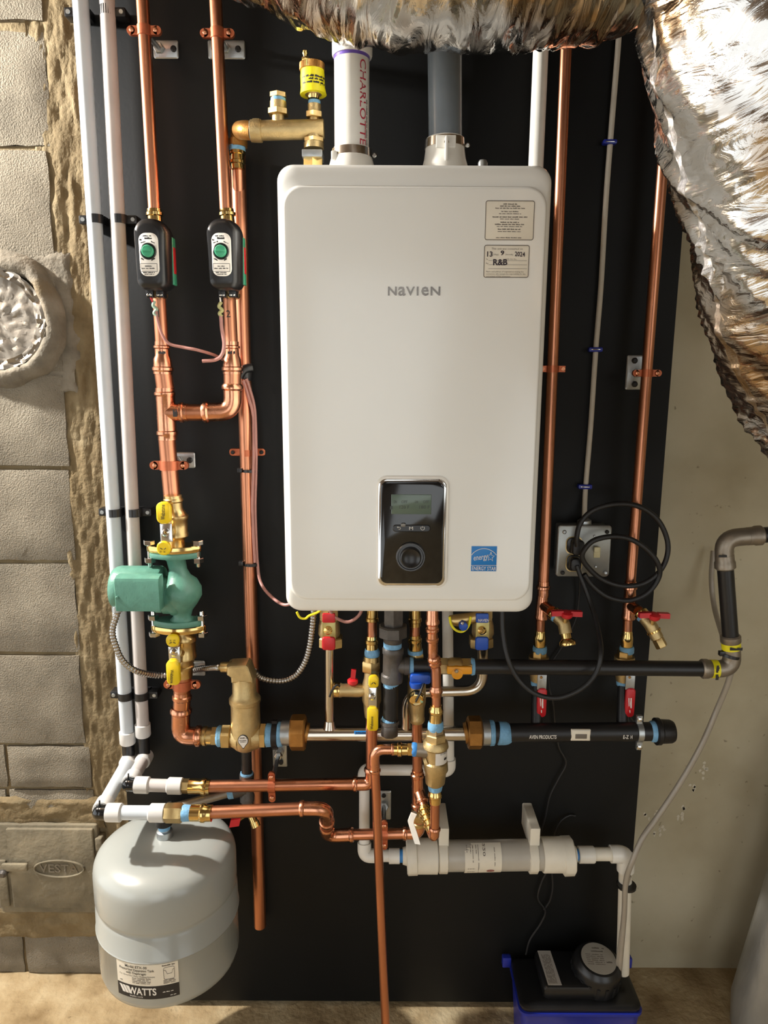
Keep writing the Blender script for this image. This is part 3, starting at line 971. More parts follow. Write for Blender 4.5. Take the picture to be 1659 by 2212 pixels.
# ================================================================== left side: plastic pipes, zone risers, pump
def hanger(label, c, w, rect, rod, vertical=True, mat=None, ear=14, group='plate mounted pipe hangers', band=20):
    mat = mat or copper_paint
    p = at(*c)
    r = R(w, p)
    t = thing('pipe_hanger', label, 'pipe hanger', at((rect[0] + rect[2]) / 2, rect[3], -.004), group)
    pl = plate(t, 'wall_plate', zinc, rect, -.0045, .004, 4)
    hx, hy = (rect[0] + rect[2]) / 2, (rect[1] + rect[3]) / 2
    wide = (rect[2] - rect[0]) > (rect[3] - rect[1])
    for s in (-1, 1):
        q = (hx + s * (rect[2] - rect[0]) * .32, hy) if wide else (hx, hy + s * (rect[3] - rect[1]) * .34)
        screw(pl, q[0], q[1], -.0045, 13, black_iron)
    a = at(rod[0], rod[1], -.004)
    b = p + Vector((0, r * 1.0, 0))
    rd_ = add(t, 'threaded_rod', MB().tube([a, b], .0048, 12), zinc)
    add(rd_, 'rod_nut', MB().hexn(a, b - a, .010, .009), zinc)
    add(rd_, 'rod_nut', MB().hexn(b, a - b, .009, .008), zinc)
    ax = Vector((0, 0, 1)) if vertical else Vector((1, 0, 0))
    h = R(band, p)
    cl = add(t, 'clamp_band', MB().lathe(p - ax * h, ax, [(0, r * 1.0), (0, r * 1.14), (2 * h, r * 1.14), (2 * h, r * 1.0)], 22), mat)
    e = 2 * R(ear, p)
    for s in (-1, 1):
        o = (Vector((1, 0, 0)) if vertical else Vector((0, 0, 1))) * s
        k = p + o * (r * 1.05 + e * .5)
        m_ = MB()
        m_.obox(k, o * e * .5, Vector((0, .004, 0)), ax * h * .9)
        m_.lathe(k + o * e * .5 + Vector((0, .004, 0)), (0, -1, 0), [(0, h * .9), (.008, h * .9)], 14)
        er = add(cl, 'clamp_ear', m_, mat)
        add(er, 'clamp_screw', MB().lathe(k + o * e * .3 + Vector((0, -.004, 0)), (0, -1, 0), [(0, .0045), (.003, .0045), (.004, .003)], 10), copper_b if mat is copper_paint else zinc)
    return t

YX = -.03                       # plastic risers
def pex_clamp(px, py, w, side, label):
    p = at(px, py, YX)
    r = R(w, p)
    t = thing('tube_clamp', label, 'pipe clamp', p - Vector((0, -.03, .01)), 'black tube clamps on the white plastic pipes')
    h = .0085
    m_ = MB().lathe(p - Vector((0, 0, h)), (0, 0, 1), [(0, r), (0, r * 1.16), (2 * h, r * 1.16), (2 * h, r)], 22)
    m_.box(p.x - r * 1.1, p.x + r * 1.1, YX + r * .7, -.0005, p.z - h, p.z + h)
    add(t, 'strap', m_, black_pl)
    e = .022
    x0, x1 = (p.x - r - e, p.x - r * .7) if side < 0 else (p.x + r * .7, p.x + r + e)
    m_ = MB().box(x0, x1, -.030, -.0005, p.z - h, p.z + h, .002)
    er = add(t, 'nail_ear', m_, black_pl)
    k = Vector((x0 + .008 if side < 0 else x1 - .008, -.030, p.z))
    add(er, 'nail', MB().lathe(k, (0, -1, 0), [(0, .0045), (.0015, .004)], 12), zinc)
zone_names = ('near the top of the picture', 'level with the zone valve heads', 'level with the green pump', 'above the lower pipe ends')
for k, (py, xa, xb) in enumerate(((25, 176, 232), (474, 207, 258), (1107, 248, 291), (1502, 272, 306))):
    pex_clamp(xa, py, 28, -1, 'black clamp on the outer bright white plastic pipe, ' + zone_names[k])
    pex_clamp(xb, py, 28, 1, 'black clamp on the inner pinkish plastic pipe, ' + zone_names[k])

def pex_line(label, top, bot, mat, w, ye, pe, run, ztype):
    # riser, white elbow, leg toward the room, black elbow, sideways run into a brass adapter
    a, b = at(top[0], top[1], YX), at(bot[0], bot[1], YX)
    r = R(w, b)
    t = thing('plastic_water_pipe', label, 'pipe', b - Vector((0, 0, .03)))
    add(t, 'riser_tube', MB().tube([a + (a - b) * .1, b], r, 20), mat)
    add(t, 'collar', MB().lathe(b + Vector((0, 0, .022)), (0, 0, -1), [(0, r), (.001, r * 1.22), (.004, r * 1.22), (.028, r * 1.22), (.031, r * 1.1)], 24), pex_collar)
    zc = pe[2]
    c = Vector((b.x, YX, zc))
    f = Vector((pe[0], ye, zc))
    d = (f - c).normalized()
    add(t, 'black_elbow', MB().tube(path([b, c, c + d * .02], .02), r * .92, 16), black_pl)
    col = [(0, r * 1.05), (.001, r * 1.22), (.004, r * 1.24), (.030, r * 1.24), (.033, r)]
    add(t, 'collar', MB().lathe(c - d * .012, d, col, 24), pex_collar)
    add(t, 'stub_tube', MB().tube([c, f], r, 20), mat)
    add(t, 'collar', MB().lathe(f - d * .006, -d, col, 24), pex_collar)
    g = at(run[0], run[1], ye)
    g = Vector((g.x, ye, g.z))
    d2 = (g - f).normalized()
    eb = add(t, 'black_elbow', MB().tube(path([f - d * .012, f, f + d2 * .03], .018), r * 1.02, 18).ball(f, r * 1.02), black_gloss)
    add(eb, 'tie_tail', MB().tube([f + Vector((0, 0, r)), f + Vector((.001, 0, r + .012))], .0018, 6), black_pl)
    add(t, 'collar', MB().lathe(f + d2 * .014, d2, col, 24), pex_collar)
    add(t, 'run_tube', MB().tube([f + d2 * .03, g], r * .95, 20), mat)
    add(t, 'collar', MB().lathe(g, -d2, col, 24), pex_collar)
    if ztype:
        add(t, 'hex_adapter', MB().hexn(g, d2, r * 1.32, .036), brass)
        add(t, 'dope_ring', MB().lathe(g + d2 * .034, d2, [(0, r * 1.0), (.004, r * 1.12), (.018, r * 1.05), (.022, r * .95)], 20), dope)
        add(t, 'press_adapter', MB().lathe(g + d2 * .053, d2, [(0, r), (0, r * 1.08), (.020, r * 1.08), (.023, r * 1.25), (.029, r * 1.25), (.032, r * 1.1), (.044, r * 1.1), (.044, r * .9)], 24), brass_pol)
        return t, g + d2 * .09, d2
    add(t, 'hex_adapter', MB().hexn(g, d2, r * 1.08, .016), brass)
    add(t, 'press_adapter', MB().lathe(g + d2 * .015, d2, [(0, r), (0, r * 1.12), (.026, r * 1.12), (.029, r * 1.28), (.036, r * 1.28), (.039, r * 1.1), (.046, r * 1.1), (.046, r * .9)], 24), brass_pol)
    return t, g + d2 * .055, d2

ZP = .712                       # level of the lower horizontal runs
YU, YL = -.142, -.235
eU, eL = at(278, 1695, YU), at(216, 1755, YL)
tU, gU, dU = pex_line('inner pinkish plastic water pipe ending in a short white run at the upper copper pipe', (231, 0), (309, 1582), pex_pink, 27, YU, (eU.x, YU, eU.z), (394, 1698), 0)
tL, gL, dL = pex_line('outer bright white plastic water pipe ending in the white run above the grey tank', (174, 0), (276, 1598), pex, 28, YL, (eL.x, YL, eL.z), (357, 1756), 1)

# ------------------------------------------------------------------ zone risers and valve heads
Y1 = -.075
def riser(label, top, bot, w):
    t = thing('copper_riser', label, 'pipe', at(bot[0], bot[1], Y1))
    a, b = at(*top, Y1), at(*bot, Y1)
    add(t, 'tube', MB().tube([a + (a - b) * .15, b], R(w, a), 20), copper)
    return t
riser('copper riser pipe entering the zone valve head that stands by the plastic pipes', (308, 0), (334, 462), 27)
riser('copper riser pipe entering the zone valve head nearer the boiler', (466, 0), (488, 462), 27)
hanger('zinc plate hanger holding the copper riser nearest the plastic pipes', (312, 67, Y1), 27, (331, 86, 385, 126), (345, 106))
hanger('zinc plate hanger holding the copper riser beside the brass air vent', (470, 73, Y1), 27, (449, 86, 529, 127), (488, 106))

def zone_head(ox, label):
    g = 'black zone valve heads'
    t = thing('zone_valve', label, 'zone valve', at(330 + ox, 645, Y1), g)
    pf(t, 'brass_collar', brass_pol, Y1, [(333 + ox, 452, 30), (333 + ox, 458, 31), (334 + ox, 460, 36), (334 + ox, 466, 36), (334 + ox, 468, 30), (337 + ox, 500, 32)], 20)
    bs = pf(t, 'brass_valve_body', brass, Y1, [(336 + ox, 498, 34), (340 + ox, 560, 38), (343 + ox, 610, 34), (344 + ox, 634, 30), (345 + ox, 636, 34), (345 + ox, 642, 34), (345 + ox, 646, 28)], 20)
    yf, yb = -.150, -.092
    # moulded head: tall rounded shell, bulging toward the room
    c0 = at(323 + ox, 547, yf)
    sc = R(2, c0)
    hw, hh = 36 * sc, 75 * sc
    L = []
    for (k, y, dx) in ((.90, yb, .002), (.96, yb - .012, .002), (1.0, -.118, .002), (.985, -.132, .001), (.93, -.144, 0), (.80, -.1505, -.001), (.6, -.152, -.001)):
        lp = rrect2(c0.x - hw * k + dx, c0.x + hw * k + dx, c0.z - hh * k ** .5, c0.z + hh * k ** .5, hw * .93 * k, hw * .5 * k, y, 8)
        zc = c0.z
        for v in lp:          # narrower toward the bottom edge
            s = (v.z - zc) / hh
            v.x = c0.x + dx + (v.x - c0.x - dx) * (1 - .10 * max(0, -s) ** 2)
        L.append(lp)
    sh = add(t, 'head_shell', MB().loft(L), black_pl, angle=50)
    rx = c0.x + hw * .97 + .002
    m_ = MB().box(rx - .004, rx + .0012, -.114, -.0925, c0.z - hh * .80, c0.z + hh * .55, .001)
    add(sh, 'green_side_label', m_, dial_green)
    add(sh, 'red_side_label', MB().box(rx - .004, rx + .0022, -.112, -.096, c0.z - hh * .48, c0.z + hh * .28, .001), red)
    yl = -.1535
    lb = plate(t, 'face_label', paper_w, (300 + ox, 502, 343 + ox, 597), yl, .006, 15)
    dc_ = at(320.5 + ox, 543, yl)
    r_ = R(35, dc_)
    dl = add(lb, 'dial_ring', MB().lathe(dc_ + Vector((0, .001, 0)), (0, -1, 0), [(0, r_), (.003, r_), (.004, r_ * .9), (.003, r_ * .8)], 28), black_pl)
    m_ = MB().lathe(dc_, (0, -1, 0), [(0, r_ * .74), (.007, r_ * .72), (.009, r_ * .62), (.0095, .001)], 28)
    m_.box(dc_.x - r_ * .55, dc_.x + r_ * .55, -.1535 - .014, -.1535 - .008, dc_.z - r_ * .16, dc_.z + r_ * .16, .001)
    add(dl, 'green_dial', m_, dial_green)
    ls = [dline(308 + ox, 327 + ox, 511, 3, yl - .0003, 0, 12), dline(312 + ox, 328 + ox, 517, 5, yl - .0003, 0, 6), dline(301 + ox, 306 + ox, 520, 4, yl - .0003, 0, 2),
          dline(304 + ox, 314 + ox, 526, 3, yl - .0003, -3, 6), dline(326 + ox, 336 + ox, 523, 3, yl - .0003, 4, 6), dline(305 + ox, 313 + ox, 560, 4, yl - .0003, 4, 4), dline(327 + ox, 335 + ox, 564, 4, yl - .0003, -4, 4),
          dline(313 + ox, 328 + ox, 576, 2.4, yl - .0003, 0, 8), dline(306 + ox, 336 + ox, 581, 2.6, yl - .0003, 0, 16), dline(309 + ox, 334 + ox, 590, 2.4, yl - .0003, 0, 14), dline(312 + ox, 333 + ox, 593.5, 2, yl - .0003, 0, 12)]
    texts(lb, 'label_print', ink, ls)
    add(lb, 'label_box', outline((303 + ox, 569, 340 + ox, 587), yl - .0004, 1, .8), ink)
    em = plate(t, 'embossed_panel', ink_grey, (308 + ox, 477, 332 + ox, 495), -.1465, .006, 3)
    texts(em, 'label_print', M('faint_print', rgb(70, 68, 66), 0, .5), [dline(312 + ox, 328 + ox, 484 + 3.6 * k, 2.4, -.1468, 0, 10) for k in range(3)])
    for (xa, xb) in ((315, 330), (337, 353)):
        tb = pb(t, 'terminal_block', black_pl, (xa + ox, 618, xb + ox, 642), -.118, -.095, .001)
        for q in (.3, .72):
            screw(tb, xa + ox + (xb - xa) * q, 637, -.118, 5, chrome)
    return t
zone_head(0, 'black zone valve head with a green dial, on the riser by the plastic pipes')
zone_head(157, 'black zone valve head with a green dial, on the riser nearer the boiler')

# ------------------------------------------------------------------ copper header under the zone valves
t = thing('copper_header', 'copper header with a tee and elbow joining both zone valves above the yellow valve', 'pipe', at(372, 1080, Y1))
rh = R(37, at(360, 900, Y1))
rs = R(28, at(345, 690, Y1))
add(t, 'tube', MB().tube([at(344, 640, Y1), at(350, 745, Y1)], rs, 20), copper)
add(t, 'tube', MB().tube([at(495, 640, Y1), at(500, 745, Y1)], rs, 20), copper)
for ox in (0, 150):
    o = pf(t, 'reducing_coupling', copper_b, Y1, [(350 + ox, 738, 31), (350 + ox, 746, 31), (350 + ox, 748, 36), (350 + ox, 752, 36), (350 + ox, 754, 31), (351 + ox, 768, 31), (351 + ox, 776, 38), (352 + ox, 792, 40), (352 + ox, 794, 45), (352 + ox, 800, 45), (352 + ox, 803, 40), (352 + ox, 808, 40)], 24)
    texts(o, 'stamped_mark', ink, [dline(342 + ox, 358 + ox, 765, 7, Y1 - R(32.5, at(350, 760, Y1)), 0, 5)])
add(t, 'tube', MB().tube([at(352, 800, Y1), at(358, 845, Y1)], rh, 20), copper)
te = pf(t, 'tee', copper_b, Y1, [(356, 838, 40), (356, 846, 40), (356, 848, 45), (356, 853, 45), (357, 856, 40), (361, 930, 40), (361, 932, 45), (361, 938, 45), (362, 941, 40), (362, 950, 40)], 24)
pf(te, 'tee_branch', copper_b, Y1, [(360, 891, 40), (388, 891, 38), (390, 891, 44), (396, 891, 44), (398, 891, 39), (406, 891, 39)], 24)
texts(te, 'stamped_mark', ink, [dline(374, 383, 902, 18, Y1 - R(41, at(378, 891, Y1)), 0, 3)])
add(t, 'tube', MB().tube([at(400, 891, Y1), at(446, 891, Y1)], R(36, at(420, 891, Y1)), 20), copper)
elbow(t, at(438, 891, Y1), at(503, 889, Y1), at(502, 829, Y1), R(36, at(500, 880, Y1)), .042)
add(t, 'tube', MB().tube([at(502, 832, Y1), at(502, 800, Y1)], rh, 20), copper)
add(t, 'tube', MB().tube([at(360, 940, Y1), at(372, 1080, Y1)], R(36, at(366, 1000, Y1)), 20), copper)
texts(t, 'handwritten_mark', ink, [tline('1', 338, 344, 685, 17, Y1 - rs * 1.02, 0, 1.6), tline('2', 489, 498, 685, 15, Y1 - rs * 1.02, 0, 1.6)])
hanger('zinc plate hanger holding the copper header above the yellow handled valve', (366, 1005, Y1), 36, (362, 977, 421, 1011), (384, 994))

# ------------------------------------------------------------------ tall bare copper pipe with strap
YT = -.024
t = thing('copper_drain_pipe', 'tall bare copper pipe strapped flat against the board, open at its lower end', 'pipe', at(560, 2000, YT))
ptube(t, 'tube', copper, [(514, 330, YT), (562, 2000, YT)], 26, 0, 20)
add(t, 'offset_top', MB().tube(path([at(513, 322, -.06), at(514, 345, -.055), at(516, 420, YT), at(519, 500, YT)], .03), R(26, at(514, 400, -.05)), 18), copper)
pf(t, 'brass_adapter', brass_pol, -.058, [(513, 324, 28), (513, 326, 34), (513, 334, 34), (513, 335, 28), (513, 346, 28), (513, 348, 33), (513, 354, 33), (513, 356, 28), (514, 366, 28)], 20)
t = thing('two_hole_strap', 'copper two-hole strap screwed across the tall bare copper pipe', 'pipe strap', at(534, 990, YT))
p = at(534, 978, YT)
r = R(27, p)
add(t, 'strap_band', MB().lathe(p - Vector((0, 0, .007)), (0, 0, 1), [(0, r), (0, r * 1.12), (.014, r * 1.12), (.014, r)], 22), copper_paint)
for (xa, xb) in ((495, 522), (546, 573)):
    er = plate(t, 'strap_ear', copper_paint, (xa, 969, xb, 985), -.0035, .003, 7)
    screw(er, (xa + 8) if xa < 520 else (xb - 8), 977, -.0035, 9, black_iron)
mb = MB().tube(spline([at(518, 812, YT - .016), at(528, 798, YT - .017), at(545, 794, YT - .012)], 4), .009, 10)
p = at(529, 806, YT)
mb.lathe(p - Vector((0, 0, .016)), (0, 0, 1), [(0, R(29, p)), (.006, R(32, p)), (.026, R(32, p)), (.032, R(28, p))], 18)
solo('tape_wrap', 'wad of black electrical tape wrapped around the tall copper pipe', 'tape', mb, black_pl)
for (px, py, s) in ((537, 1016, 'just under the copper strap'), (540, 1217, 'level with the control dial')):
    p = at(px, py, YT)
    r = R(36, p)
    mb = MB().lathe(p + Vector((.004, -.002, -.003)), (0, 0, 1), [(0, r * .9), (0, r), (.006, r), (.006, r * .9)], 20)
    q = at(px - 18, py, YT - .012)
    mb.box(q.x - .006, q.x + .004, q.y - .004, q.y + .006, q.z - .005, q.z + .005, .001)
    solo('cable_tie', 'black cable tie around the tall copper pipe and wires ' + s, 'cable tie', mb, black_pl, 'cable ties')

# ------------------------------------------------------------------ thermostat wires
def cord(name, label, cat, pts, w, mat, n=8, group=None, spl=8):
    P = spline([at(*q) for q in pts], spl)
    return solo(name, label, cat, MB().tube(P, w, n), mat, group)
YZ = -.105
t = thing('thermostat_wire', 'brown wire drooping from the first zone valve across to the black tape', 'wire', at(500, 785, YZ))
add(t, 'jacket', MB().tube(spline([at(337, 672, YZ), at(340, 690, YZ), at(350, 722, YZ), at(365, 742, YZ), at(395, 750, YZ), at(430, 757, YZ), at(465, 768, -.06), at(492, 783, -.045), at(512, 797, -.045), at(524, 805, -.048)], 8), .0032, 8), wire_m)
add(t, 'wire_twist', MB().tube(spline([at(334, 650, YZ), at(331, 660, YZ), at(338, 668, YZ), at(333, 676, YZ), at(339, 682, YZ)], 6), .0035, 8), M('wire_wrap', rgb(150, 170, 150), 0, .4))
add(t, 'red_conductor', MB().tube([at(324, 641, -.112), at(332, 656, YZ)], .0016, 6), red)
t = thing('thermostat_wire', 'short brown wire with a cut end hanging from the second zone valve', 'wire', at(437, 782, YZ))
add(t, 'jacket', MB().tube(spline([at(477, 682, YZ), at(479, 710, YZ), at(484, 742, YZ), at(480, 765, YZ), at(466, 777, YZ), at(437, 780, YZ)], 8), .0036, 8), wire_m)
add(t, 'wire_twist', MB().tube(spline([at(478, 652, YZ), at(473, 662, YZ), at(480, 670, YZ), at(474, 677, YZ), at(479, 684, YZ)], 6), .0035, 8), M('wire_wrap_olive', rgb(168, 164, 110), 0, .4))
add(t, 'conductor', MB().tube([at(475, 641, -.112), at(477, 655, YZ)], .0016, 6), ink_white)
cord('thermostat_wire', 'brown wire following the tall copper pipe down into the boiler corner', 'wire',
     [(532, 818, YT - .018), (540, 842, YT - .016), (550, 885, YT - .010), (553, 960, YT - .020), (553, 1015, YT - .012), (551, 1090, YT - .008), (553, 1160, YT - .008), (556, 1215, YT - .01), (562, 1255, YT - .02), (580, 1283, -.08), (612, 1306, -.13), (640, 1300, -.14)], .0034, wire_m)
cord('thermostat_wire', 'second brown wire bowed outward beside the tall copper pipe', 'wire',
     [(526, 822, YT - .020), (536, 855, YT - .018), (547, 900, YT - .012), (548, 980, YT - .021), (547, 1020, YT - .018), (545, 1085, YT - .015), (547, 1150, YT - .014), (551, 1215, YT - .014)], .0032, wire_m)

# ------------------------------------------------------------------ isolation flange valves and circulator pump
YQ = -.095
def flange_valve(label, sgn, cx, body, flange_py, handle, base):
    t = thing('isolation_valve', label, 'valve', base, 'yellow handled isolation flange valves')
    pf(t, 'valve_body', brass, YQ, body, 24)
    c = at(cx, flange_py, YQ)
    hw = R(118, c)
    m_ = MB()
    n = 40
    def oval(k, dz):
        return [c + Vector((hw * k * math.cos(2 * math.pi * i / n), hw * .52 * k * math.sin(2 * math.pi * i / n) * (1.0 - .25 * abs(math.cos(2 * math.pi * i / n))), dz)) for i in range(n)]
    m_.loft([oval(.97, -.007), oval(1, -.005), oval(1, .005), oval(.97, .007)])
    add(t, 'flange', m_, brass_pol)
    return t, c, hw
tv, cf, hwf = flange_valve('yellow handled brass flange valve on top of the green pump', 1, 376, [(373, 1070, 38), (374, 1076, 38), (374, 1078, 42), (375, 1082, 42), (375, 1085, 37), (376, 1096, 37), (378, 1100, 35), (380, 1106, 39), (382, 1112, 43), (383, 1114, 47), (383, 1121, 47), (383, 1123, 44), (383, 1150, 44), (383, 1152, 47), (383, 1158, 47), (382, 1162, 40), (381, 1168, 35), (381, 1182, 38)], 1184, None, at(376, 1190, YQ))
hp = -.135
lv = plate(tv, 'lever', yellow, (337, 1085, 368, 1132), hp - .004, .010, 13, 'yellow vinyl lever')
texts(lv, 'lettering', ink, [text_mb('Webstone', lambda u, v: at(356 - 9 * v, 1123 - 33 * u, hp - .0045), 2, 2.2)])
pb(tv, 'lever_bracket', chrome, (346, 1131, 372, 1171), hp, hp + .004, .001)
screw(tv, 358, 1150, hp, 17, chrome, 'stem_nut')
screw(tv, 358, 1150, hp - .004, 8, brass_pol, 'stem')
add(tv, 'stem_boss', MB().tube([at(376, 1148, YQ), at(364, 1148, hp + .004)], .011, 14), brass)
tb = plate(tv, 'stop_tab', yellow, (338, 1170, 367, 1200), hp - .004, .008, 13, 'yellow vinyl tab')
texts(tb, 'print', ink, [tline('OFF', 345, 349, 1194, 4, hp - .0045), tline('ON', 353, 357, 1194, 4, hp - .0045), MB().tube([at(346, 1184, hp - .0045), at(349, 1186, hp - .0045), at(351, 1186, hp - .0045)], .0008, 5), MB().tube([at(354, 1186, hp - .0045), at(356, 1186, hp - .0045), at(358, 1184, hp - .0045)], .0008, 5)])
tw, cg, hwg = flange_valve('yellow handled brass flange valve underneath the green pump', -1, 386, [(388, 1356, 38), (393, 1364, 40), (397, 1372, 44), (399, 1376, 49), (400, 1384, 49), (400, 1386, 46), (400, 1412, 46), (400, 1414, 49), (400, 1421, 49), (399, 1425, 42), (398, 1436, 38), (398, 1438, 43), (397, 1444, 43), (397, 1447, 38), (397, 1462, 38)], 1356, None, at(397, 1462, YQ))
tb = plate(tw, 'stop_tab', yellow, (358, 1372, 386, 1398), hp - .004, .008, 12, 'yellow vinyl tab')
texts(tb, 'print', ink, [tline('ON', 366, 370, 1386, 4, hp - .0045), tline('OFF', 374, 379, 1386, 4, hp - .0045), MB().tube([at(366, 1390, hp - .0045), at(369, 1388, hp - .0045), at(371, 1388, hp - .0045)], .0008, 5), MB().tube([at(374, 1388, hp - .0045), at(376, 1388, hp - .0045), at(379, 1390, hp - .0045)], .0008, 5)])
pb(tw, 'lever_bracket', chrome, (364, 1397, 389, 1432), hp, hp + .004, .001)
screw(tw, 376, 1409, hp, 17, chrome, 'stem_nut')
screw(tw, 376, 1409, hp - .004, 8, brass_pol, 'stem')
add(tw, 'stem_boss', MB().tube([at(398, 1408, YQ), at(382, 1409, hp + .004)], .011, 14), brass)
lv = plate(tw, 'lever', yellow, (359, 1428, 387, 1481), hp - .008, .012, 11, 'yellow vinyl lever')
texts(lv, 'lettering', ink, [text_mb('Webstone', lambda u, v: at(368 + 7 * v, 1447 + 29 * u, hp - .0085), 2, 2.2)])

t = thing('circulator_pump', 'green cast circulator pump with a boxy motor beside the plastic pipes', 'pump', at(380, 1348, YQ))
def gflange(c, hw, z0, z1, k0=.95):
    m_ = MB()
    n = 40
    L = []
    for k, dz in ((.96, z0), (1, z0 + .002), (1, z1 - .002), (.96, z1)):
        L.append([c + Vector((hw * k0 * k * math.cos(2 * math.pi * i / n), hw * .5 * k * math.sin(2 * math.pi * i / n) * (1 - .25 * abs(math.cos(2 * math.pi * i / n))), dz)) for i in range(n)])
    return m_.loft(L)
f1 = add(t, 'top_flange', gflange(cf, hwf, -.020, -.0075), pump_green)
f2 = add(t, 'bottom_flange', gflange(cg, hwg, .0075, .020), pump_green)
za, zb = cf.z - .018, cg.z + .018
vx = at(384, 1285, YQ)
mb = MB()
# neck, volute, lower neck as one casting
L = []
for (tt, rx, ry, dx) in ((0, .026, .026, 0), (.06, .020, .020, .003), (.2, .019, .019, .006), (.30, .024, .026, .008), (.38, .034, .040, .011), (.5, .040, .050, .013), (.62, .040, .049, .013), (.74, .031, .038, .012), (.84, .021, .024, .011), (.94, .019, .02, .009), (1, .027, .026, .008)):
    z = za + (zb - za) * tt
    L.append([Vector((cf.x + (cg.x - cf.x) * tt + dx + rx * math.cos(2 * math.pi * k / 28), YQ + ry * math.sin(2 * math.pi * k / 28), z)) for k in range(28)])
add(t, 'volute', mb.loft(L), pump_green, angle=60)
rv = R(88, vx)
add(t, 'volute_face', MB().lathe(vx + Vector((.012, 0, 0)), (-1, 0, 0), [(0, rv * .75), (.006, rv * .95), (.014, rv), (.022, rv), (.026, rv * .93), (.040, rv * .93), (.042, rv * .8), (.047, rv * .8)], 36), pump_green)
for k in range(4):
    a = math.radians(45 + 90 * k)
    add(t, 'face_bolt', MB().lathe(vx + Vector((-.028, math.cos(a) * rv * .85, math.sin(a) * rv * .85)), (-1, 0, 0), [(0, .005), (.012, .005), (.014, .003)], 8), pump_green)
mx = at(352, 1270, YQ)
rm = R(96, mx)
mt = add(t, 'motor_can', MB().lathe(Vector((mx.x, YQ, mx.z)), (-1, 0, 0), [(0, rm * .96), (.004, rm), (.088, rm), (.097, rm * .96), (.104, rm * .86), (.106, rm * .7)], 36), pump_green)
x0, x1 = at(248, 1290, -.16).x, at(341, 1290, -.16).x
zt, zb_ = at(300, 1247, -.16).z, at(300, 1320, -.16).z
L = []
for (x, i) in ((x0 - .0, .003), (x0 + .002, 0), (x1 + .003, 0), (x1 + .004, .003)):
    L.append([Vector((x, -.150 + i, zt - i)), Vector((x, -.132, zt - i)), Vector((x, -.132, zb_ + i)), Vector((x, -.162 + i, zb_ + i)), Vector((x, -.162 + i, zt - .012)), Vector((x, -.1585 + i, zt - .0035 - i))])
bxm = add(t, 'terminal_box', MB().loft(L), pump_green, angle=25)
screw(bxm, 253, 1291, -.162, 8, pump_green)
for (c, s) in ((cf, -1), (cg, 1)):
    hw = hwf if s < 0 else hwg
    for q in (-1, 1):
        b0 = c + Vector((q * hw * .88, -.004, -s * .008))
        m_ = MB()
        m_.hexn(b0 + Vector((0, 0, 0)), (0, 0, -s), .0118, .010)
        m_.hexn(b0 + Vector((0, 0, s * .028)), (0, 0, s), .0118, .011)
        m_.lathe(b0 + Vector((0, 0, 0)), (0, 0, s), [(0, .005), (.046, .005), (.048, .004)], 12)
        add(f1 if s < 0 else f2, 'flange_bolt', m_, chrome)
el = at(241, 1302, -.13)
m_ = MB().tube(path([Vector((x0 + .006, -.12, el.z + .012)), Vector((x0 - .012, -.12, el.z + .010)), Vector((x0 - .012, -.12, el.z - .018))], .014), .0095, 14)
m_.lathe(Vector((x0 - .012, -.12, el.z - .012)), (0, 0, -1), [(0, .0115), (.010, .0115), (.012, .009)], 14)
add(t, 'conduit_connector', m_, zinc)
CON_A = Vector((x0 - .012, -.12, el.z - .024))

# flexible metal conduits
def conduit(name, label, P, r):
    P = spline(P, 26)
    Q, d, rs = [P[0]], 0.0, []
    step = r * .25
    out = [P[0]]
    for a, b in zip(P, P[1:]):
        L_ = (b - a).length
        while d + L_ >= step:
            tt = (step - d) / L_
            a = a.lerp(b, tt)
            L_ = (b - a).length
            out.append(a)
            d = 0
        d += L_
    rs = [r * (1.0, .98, .80, .80)[k % 4] for k in range(len(out))]
    return solo(name, label, 'conduit', MB().tube(out, rs, 12), M('armour_' + name + str(len(MATS)), rgb(172, 168, 162), 1, .3, .15, 60), angle=60)
conduit('flexible_conduit', 'spiral metal conduit looping from the green pump to the brass air separator',
        [CON_A, at(243, 1362, -.12), at(250, 1395, -.118), at(266, 1428, -.112), at(296, 1450, -.10), at(340, 1459, -.055), at(378, 1456, -.045), at(420, 1447, -.055), at(455, 1443, -.09), at(472, 1442, -.12)], .0072)
conduit('flexible_conduit', 'spiral metal conduit curving from the air separator up under the boiler',
        [at(549, 1450, -.10), at(565, 1464, -.085), at(590, 1470, -.085), at(618, 1469, -.09), at(642, 1456, -.10), at(660, 1428, -.11), at(670, 1390, -.12), at(676, 1340, -.13), at(679, 1290, -.14), at(680, 1252, -.145)], .0072)

# ------------------------------------------------------------------ copper drop from pump to the separator
YS_ = -.12
t = thing('copper_drop', 'copper drop pipe and elbow between the lower flange valve and brass separator', 'pipe', at(395, 1600, YQ))
add(t, 'tube', MB().tube([at(397, 1458, YQ), at(392, 1500, YQ)], R(35, at(395, 1480, YQ)), 20), copper)
o = pf(t, 'coupling', copper_b, YQ, [(393, 1494, 36), (393, 1501, 37), (393, 1503, 42), (393, 1509, 42), (393, 1511, 37), (392, 1534, 37)], 24)
texts(o, 'stamped_mark', ink, [dline(383, 396, 1520, 6, YQ - R(38.5, at(392, 1515, YQ)), 0, 5)])
rr_ = R(36, at(392, 1560, YQ))
elbow(t, at(391, 1528, YQ), at(390, 1590, YQ), at(436, 1590, YQ), rr_, .036)
pf(t, 'press_adapter', brass, YQ, [(428, 1590, 34), (430, 1590, 36), (438, 1590, 36), (440, 1590, 42), (446, 1590, 42), (448, 1590, 37), (460, 1590, 37)], 24)
nut(t, 'adapter_nut', brass, YQ, (458, 1590), (471, 1590), 42)
pf(t, 'dope_ring', dope, YQ, [(469, 1590, 40), (473, 1590, 46), (480, 1590, 44), (482, 1590, 38)], 24)
